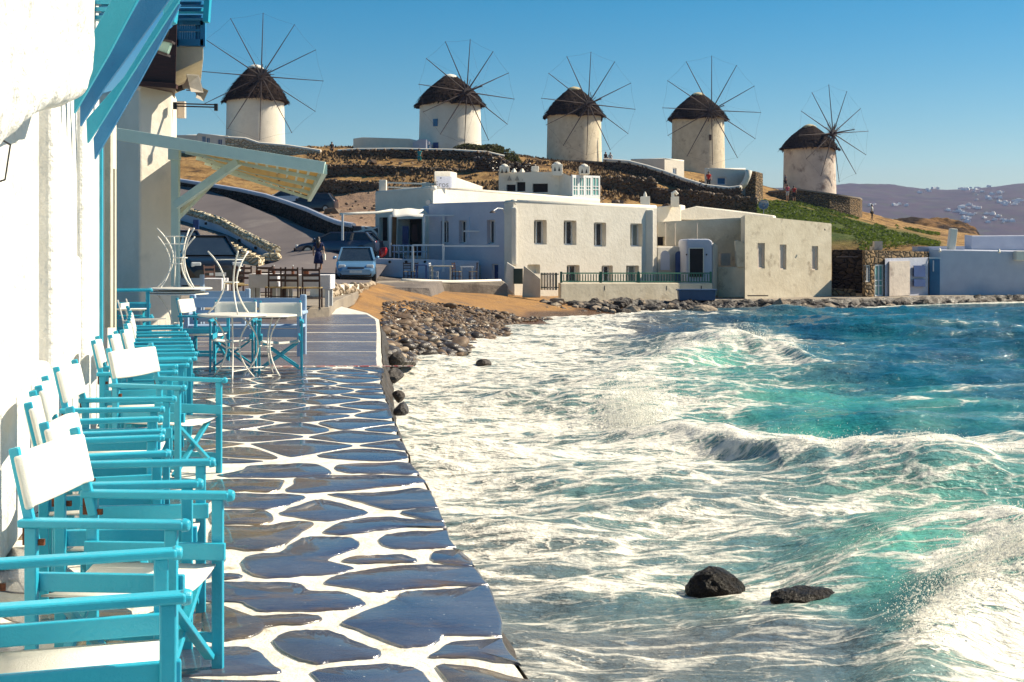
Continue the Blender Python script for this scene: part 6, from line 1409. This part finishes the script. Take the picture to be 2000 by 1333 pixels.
for x,y_,z,dn_ in zip(X_,ysr,Zr,dn2):
    px_=1000+F*x/y_; py_=YH+(H-z)*F/y_
    if dn_<.0 or (px_<790 and py_>372): continue
    s_=rn.uniform(.08,.2); p=Vector((x,y_,z+.1)); a=Vector((rn.gauss(0,1),rn.gauss(0,1),0)).normalized()*s_; m.add([p-a,p+Vector((0,0,s_*1.5)),p+a],[(0,1,2)])
o=m.build('dry_scrub',mk('dry_scrub',(.16,.10,.045),(.09,.06,.03),scale=1,rough=.9),None); o['kind']='stuff'; tag(o,'dry brown tufts scattered over the hillside','shrubs')
# loose stones on the slope
m=MB()
for _ in range(900):
    px_=rn.uniform(600,1500); y_=rn.uniform(94,130); x=PX(px_,y_); z=float(TZ(np.array([x]),np.array([y_]))[0]); r=rn.lognormvariate(-2.0,.5); m.lump((x,y_,z+r*.2),(r,r*.8,r*.6),seed=_,sub=1)
o=m.build('scattered_stones',M['pebble'],terrain); o['kind']='stuff'
# ---------------------------------------------------------------- cars
def car(label,loc,rz,paint,L=4.0,W=1.68,Hh=1.46,kind='hatch',cat='car',open_door=False):
    t=thing('parked_car',label,cat,(0,0,0),group=None); hw=W/2
    # stations along x (front = +x): (x, belt z, roof z or None, half width)
    def sect(x,zb,zt,w,rw): return [(x,-w*.86,zb),(x,-w,zb+.12),(x,-w,zt-.10),(x,-w*rw,zt),(x,w*rw,zt),(x,w,zt-.10),(x,w,zb+.12),(x,w*.86,zb)]
    xs_=[(L*.5,.30,.52,.80,.80),(L*.47,.22,.66,.93,.85),(L*.40,.20,.78,.98,.88),(L*.24,.20,.90,1,.90),(L*.05,.20,.95,1,.94),(-L*.25,.20,.98,1,.94),(-L*.42,.22,1.0,.98,.92),(-L*.485,.26,.95,.94,.88),(-L*.5,.34,.80,.86,.84)]
    V=[];Fc=[]
    for (x,zb,zt,w,rw) in xs_: V+=sect(x,zb,zt*Hh/1.46,w*hw,rw)
    n=len(xs_)
    for i in range(n-1):
        for k in range(8): k2=(k+1)%8; Fc.append((i*8+k,i*8+k2,(i+1)*8+k2,(i+1)*8+k))
    Fc+=[tuple(range(8))[::-1],tuple((n-1)*8+k for k in range(8))]
    m=MB(); m.add(V,Fc); b=m.build('body',paint,t,autos=32,bevel=.02)
    # greenhouse
    zB=.93*Hh/1.46; zR=Hh; fx,rx=(L*.27,-L*.46); tx0,tx1=(L*.06,-L*.36)
    lo=[(fx,-hw*.90),(fx,hw*.90),(rx,hw*.90),(rx,-hw*.90)]; hi=[(tx0,-hw*.72),(tx0,hw*.72),(tx1,hw*.72),(tx1,-hw*.72)]
    V=[(x,y,zB-.03) for x,y in lo]+[(x,y,zR-.05) for x,y in hi]; m=MB(); m.add(V,[(0,1,5,4),(1,2,6,5),(2,3,7,6),(3,0,4,7),(4,5,6,7)]); m.build('windows',M['glass'],t)
    m=MB(); m.prism([(tx0+.05,-hw*.74,zR-.06),(tx0+.05,hw*.74,zR-.06),(tx1-.06,hw*.74,zR-.06),(tx1-.06,-hw*.74,zR-.06)],(0,0,.06)); m.build('roof',paint,t,bevel=.03)
    for s in (-1,1):
        m=MB(); m.bar((fx+.02,hw*.905*s,zB-.02),(tx0+.03,hw*.73*s,zR-.03),.06,.05); m.build('pillar',paint,t); m=MB(); m.bar((rx-.02,hw*.905*s,zB-.02),(tx1-.04,hw*.73*s,zR-.03),.12,.06); m.build('pillar',paint,t); m=MB(); m.bar((-L*.12,hw*.905*s,zB-.02),(-L*.13,hw*.735*s,zR-.03),.07,.04,up=(1,0,0)); m.build('pillar',paint,t)
        m=MB(); m.lump((fx-.12,hw*1.08*s,zB+.07),(.06,.12,.08),seed=1,sub=2); m.build('mirror',paint,t,smooth=True)
        m=MB(); m.lump((L*.452,hw*.70*s,.66*Hh/1.46),(.12,.20,.10),seed=0,sub=2) if False else m.box((L*.468,hw*.70*s,.64*Hh/1.46),(.10,.30,.15)); m.build('headlight',M['headlamp'],t,bevel=.03)
        m=MB(); m.box((-L*.485,hw*.76*s,.80*Hh/1.46),(.06,.16,.26)); m.build('tail_light',M['redlamp'],t,bevel=.02)
        for wx_ in (L*.32,-L*.32):
            m=MB(); y=hw*.90*s
            V=[];
            m.tube([(wx_,y-.10,.30),(wx_,y-.09,.30),(wx_,y+.08,.30),(wx_,y+.095,.30)],[.27,.30,.30,.27],20); ty=m.build('wheel',M['tyre'],t,autos=50); m=MB(); m.tube([(wx_,y+.09*s+.0,.30),(wx_,y+.11*s,.30)],.18,14); m.build('rim',M['rim'],ty)
    m=MB(); m.box((L*.488,0,.55*Hh/1.46),(.05,W*.42,.13)); m.build('grille',M['black'],t,bevel=.01)
    m=MB(); m.box((L*.490,0,.30),(.07,W*.78,.12)); m.build('bumper_intake',M['black'],t,bevel=.02)
    m=MB(); m.box((L*.510,0,.42),(.02,.50,.11)); m.build('number_plate',M['plate'],t)
    m=MB(); m.box((0,0,.2),(L*.84,W*.8,.16)); m.build('underbody',M['black'],t)
    if open_door:
        m=MB(); a=R(62); p0=Vector((L*.20,-hw,0)); dv=Vector((-math.cos(a),-math.sin(a),0)); th=Vector((-dv.y,dv.x,0))*.06
        q=[p0+Vector((0,0,.28)),p0+dv*1.1+Vector((0,0,.28)),p0+dv*1.15+Vector((0,0,.9)),p0+dv*.95+Vector((0,0,1.42)),p0+dv*.55+Vector((0,0,1.40)),p0+Vector((0,0,.92))]
        m.prism(q,th); m.build('open_door',paint,t,bevel=.02)
    t.location=loc; t.rotation_euler[2]=rz; return t
def paint(name,c,metal=.3):
    m=mk(name,c,tuple(x*.9 for x in c),scale=2,rough=.28,metal=metal,spec=.6); m.node_tree.nodes['Principled BSDF'].inputs['Coat Weight'].default_value=.6; m.node_tree.nodes['Principled BSDF'].inputs['Coat Roughness'].default_value=.08; return m
pb=paint('silver_blue_paint',(.13,.27,.44)); pd=paint('navy_paint',(.012,.014,.03),.1); pk=paint('black_paint',(.008,.008,.009),.1); pw_=paint('white_paint',(.55,.58,.62),.1); pg_=paint('dark_blue_paint',(.03,.05,.10))
def gz(px,py,d): return P(px,py,d)
car('silver-blue hatchback facing the camera at the end of the plaza',P(696,549,56.5),R(-84),pb,L=3.9,W=1.64,Hh=1.44)
car('dark blue saloon half hidden behind the walking woman',P(662,503,66),R(172),pg_,L=4.2,W=1.7,Hh=1.25)
car('black hatchback parked on the dirt lot below the stone walls',P(608,416,106),R(176),pd,L=4.1,W=1.7,Hh=1.55)
car('white van-like car behind the black hatchback, mostly hidden by the awning',P(560,408,112),R(178),pw_,L=4.2,W=1.7,Hh=1.6,cat='car')
car('black people carrier with its door open beside the white pier',P(398,560,42),R(-66),pk,L=4.2,W=1.75,Hh=1.62,open_door=True)
car('dark estate car behind the black people carrier',P(350,530,52),R(-65),pd,L=4.2,W=1.7,Hh=1.6)
# ---------------------------------------------------------------- people
def person(label,loc,h,rz,top,bottom,hair=True,pose='stand',dress=False,bag=False,longhair=False):
    t=thing('person',label,'person',(0,0,0)); s=h/1.7
    sit=pose=='sit'; hz=.92 if not sit else .42
    J={'pel':(0,0,hz),'waist':(0,0,hz+.15),'chest':(0,.0,hz+.38),'neck':(0,0,hz+.54),'head':(0,-.01,hz+.66),'top':(0,-.01,hz+.76)}
    def leg(sx,fw):
        if sit: return [(sx*.10,0,hz),(sx*.12,-.42,hz+.04),(sx*.12,-.46,.07),(sx*.12,-.58,.03)]
        return [(sx*.09,0,hz-.04),(sx*.10,-.03-fw*.5,hz*.52),(sx*.10,.02-fw,.08),(sx*.11,-.12-fw,.03)]
    def arm(sx): return [(sx*.17,0,hz+.49),(sx*.24,.03,hz+.22),(sx*.24,-.08 if not sit else -.25,hz+.0),(sx*.235,-.10 if not sit else -.32,hz-.07)]
    vs=[J[k] for k in('pel','waist','chest','neck','head','top')]; ed=[(0,1),(1,2),(2,3),(3,4),(4,5)]; rd=[.13,.11,.14,.055,.095,.06]
    for sx,fw in ((-1,.12),(1,-.12)):
        L=leg(sx,fw); b=len(vs); vs+=L; rd+=[.085,.055,.038,.035]; ed+=[(0,b),(b,b+1),(b+1,b+2),(b+2,b+3)]
        A=arm(sx); b=len(vs); vs+=A; rd+=[.05,.038,.028,.035]; ed+=[(2,b),(b,b+1),(b+1,b+2),(b+2,b+3)]
    def skinmesh(name,vs,ed,rd,mat,sub=1):
        me=bpy.data.meshes.new(name); me.from_pydata(vs,ed,[]); o=bpy.data.objects.new(name,me); COL.objects.link(o); o.parent=t
        md=o.modifiers.new('skin','SKIN'); md.use_smooth_shade=True
        for v,r in zip(me.skin_vertices[0].data,rd): v.radius=(r,r)
        me.skin_vertices[0].data[0].use_root=True; sb=o.modifiers.new('sub','SUBSURF'); sb.levels=sub; sb.render_levels=sub; me.materials.append(mat); return o
    skinmesh('body',vs,ed,rd,M['skin'])
    # clothing
    tv=[J['pel'],J['waist'],J['chest'],(0,0,hz+.49)]; tr=[.145,.125,.155,.09]; te=[(0,1),(1,2),(2,3)]
    for sx in (-1,1): A=arm(sx); b=len(tv); tv+=[A[0],tuple(Vector(A[0]).lerp(Vector(A[1]),.6))]; tr+=[.065,.055]; te+=[(2,b),(b,b+1)]
    skinmesh('shirt' if not dress else 'dress_top',tv,te,tr,top)
    if dress:
        m=MB(); m.lathe([(.13,hz+.12),(.17,hz-.02),(.20,hz-.2),(.22,hz-.42)],18); m.build('dress_skirt',top,t,smooth=True)
    else:
        tv=[(0,0,hz+.02)]; tr=[.15]; te=[]
        for sx,fw in ((-1,.12),(1,-.12)): L=leg(sx,fw); b=len(tv); tv+=[L[0],L[1]]; tr+=[.10,.072]; te+=[(0,b),(b,b+1)]
        skinmesh('trousers',tv,te,tr,bottom)
    m=MB(); m.lump((0,.02,hz+.70),(.105,.115,.115),seed=2,sub=2)
    if longhair: m.tube([(0,.06,hz+.68),(0,.11,hz+.5),(0,.12,hz+.28)],[.10,.10,.05],10)
    m.build('hair',M['hair'],t,smooth=True)
    m=MB(); m.lump((0,-.115,hz+.66),(.014,.02,.02),seed=1); m.build('nose',M['skin'],t)
    if bag: m=MB(); m.box((-.27,-.02,hz-.12),(.08,.26,.28)); m.tube([(-.27,-.1,hz+.02),(-.2,-.02,hz+.48),(-.27,.08,hz+.02)],.012,4); m.build('bag',M['canvas'],t,bevel=.03)
    t.location=loc; t.rotation_euler[2]=rz; t.scale=(s,s,s); return t
navy=cloth('navy_dress',(.02,.03,.09)); red=cloth('red_shirt',(.5,.04,.03)); teal_=cloth('teal_shirt',(.03,.28,.30)); dk=cloth('dark_clothes',(.03,.03,.035)); wh=cloth('white_shirt',(.6,.58,.55)); pk_=cloth('pink_shirt',(.55,.12,.16)); jn=cloth('denim',(.06,.09,.17))
person('woman in a short dark blue dress with long dark hair walking by the parked cars',P(622,537,60),1.70,R(180),navy,navy,dress=True,bag=True,longhair=True)
person('dark-clothed person standing on the ridge between the first two windmills',P(648,308,140),1.65,R(20),dk,dk)
person('person in a teal top on the slope in front of the second windmill',P(819,325,127),1.70,R(160),teal_,teal_)
person('left one of two people seated on the wall right of the middle windmill',P(1183,317,147),1.6,R(30),dk,dk,pose='sit')
person('right one of two people seated on the wall right of the middle windmill',P(1192,318,147),1.6,R(-20),wh,dk,pose='sit')
person('person in a red shirt standing at the curved white wall',P(1384,372,124),1.75,R(0),red,dk)
person('person in a pink top climbing the path to the fifth windmill',P(1538,392,146),1.75,R(180),pk_,wh)
person('person in a red top beside the pink-topped one below the fifth windmill',P(1551,394,145),1.7,R(170),red,dk)
person('person in a pale top and dark shorts on the green slope at the right',P(1703,432,140),1.75,R(60),wh,dk)
person('dark-clothed person leaning at the left foot of the fifth windmill',P(1534,368,163),1.7,R(100),jn,dk)
# ---------------------------------------------------------------- dining tables on the plaza
def dine(px0,px1,d,zg,ztop,label,lx=None):
    t=thing('dining_table',label,'table',(PX((px0+px1)/2,d),d,zg),group='white dining tables on the plaza'); x0,x1=PX(px0,d),PX(px1,d)
    m=MB(); m.box(((x0+x1)/2,d,ztop),(x1-x0,.8,.03)); m.build('tabletop',M['cloth'],t,bevel=.01)
    m=MB(); m.box(((x0+x1)/2,d-.40,ztop-.16),(x1-x0-.02,.02,.30)); m.box(((x0+x1)/2,d+.40,ztop-.16),(x1-x0-.02,.02,.30)); m.box((x0+.01,d,ztop-.16),(.02,.78,.30)); m.box((x1-.01,d,ztop-.16),(.02,.78,.30)); m.build('tablecloth_skirt',M['cloth'],t)
    for x in (x0+.09,x1-.09):
        for s in (-.32,.32): m=MB(); m.bar((x,d+s,zg),(x,d+s,ztop-.02),.085,.085); m.build('leg',M['frame'],t)
    return t
zg=PZ(598,31.2)
def gl(px,py,d,z,label,kind):
    t=thing(kind,label,kind.replace('_',' '),(PX(px,d),d,z)); m=MB(); b=Vector(t.location)
    if kind=='oil_bottle': m.lathe([(.035,0),(.035,.10),(.012,.15),(.012,.19)],12,c=b)
    else: m.box(b+Vector((0,0,.05)),(.12,.08,.10))
    m.build('body',M['rust'],t,autos=40); m=MB(); m.lathe([(.016,.19 if kind=='oil_bottle' else .10),(.014,.22 if kind=='oil_bottle' else .125)],8,c=b); m.build('cap',M['frame'],t)
zt=PZ(538,31)
dine(556,650,31,zg,zt,'white dining table nearest the rubble wall with two dark chairs in front')
dine(492,548,31.6,zg,zt+.01,'white dining table left of the one by the rubble wall')
for i,(q,kd) in enumerate([(505,'napkin_box'),(535,'oil_bottle'),(572,'oil_bottle'),(598,'napkin_box')]): gl(q,0,31.2,zt+.016,['reddish napkin box at the left end of the left dining table','oil bottle at the right end of the left dining table','oil bottle between the two dark chairs on the right dining table','reddish napkin box above the right dark chair on the dining table'][i],kd)
zc=zg
k_=0
for (a,d,rz,lb) in [(568,30.3,180,'left one of two dark ladder-back chairs in front of the right dining table'),(610,30.2,180,'right one of two dark ladder-back chairs in front of the right dining table'),(478,32.6,20,'dark chair at the left end of the left dining table'),(515,32.9,5,'dark chair behind the left dining table'),(538,30.6,200,'dark chair between the two dining tables'),(455,34.0,-30,'dark chair in front of the open black car'),(420,34.5,60,'dark chair partly hidden by the upturned bistro table')]:
    ladder_chair(0,0,0,R(rz),lb,s=1.0,group='dark ladder-back chairs on the plaza',xy=(PX(a,d),d,zc))
t=dine(398,440,34,PZ(590,34),PZ(545,34),'small white cloth-covered table beside the black car')
# a small raised plinth so that the dining area meets the plaza
mb=MB(); pts=[(-17,28.9),(PX(585,31.4),29.6),(PX(655,31.6),30.6),(PX(657,34.5),34.5),(PX(700,42),42),(-17,42)]
mb.prism([Vector((a,b,zg)) for a,b in pts],(0,0,-.35)); o=mb.build('dining_pavement',M['quay'],None,bevel=.02); o['kind']='structure'
# ---------------------------------------------------------------- haze
m=bpy.data.materials.new('haze_air'); m.use_nodes=True; n=m.node_tree.nodes; l=m.node_tree.links; n.remove(n['Principled BSDF'])
pv=n.new('ShaderNodeVolumePrincipled'); pv.inputs['Color'].default_value=(.50,.58,.95,1); pv.inputs['Density'].default_value=.00011; pv.inputs['Anisotropy'].default_value=.2
l.new(pv.outputs[0],n['Material Output'].inputs['Volume'])
mb=MB(); mb.box((400,1700,88),(7600,4300,186)); hz=mb.build('haze',m,None); hz['kind']='stuff'
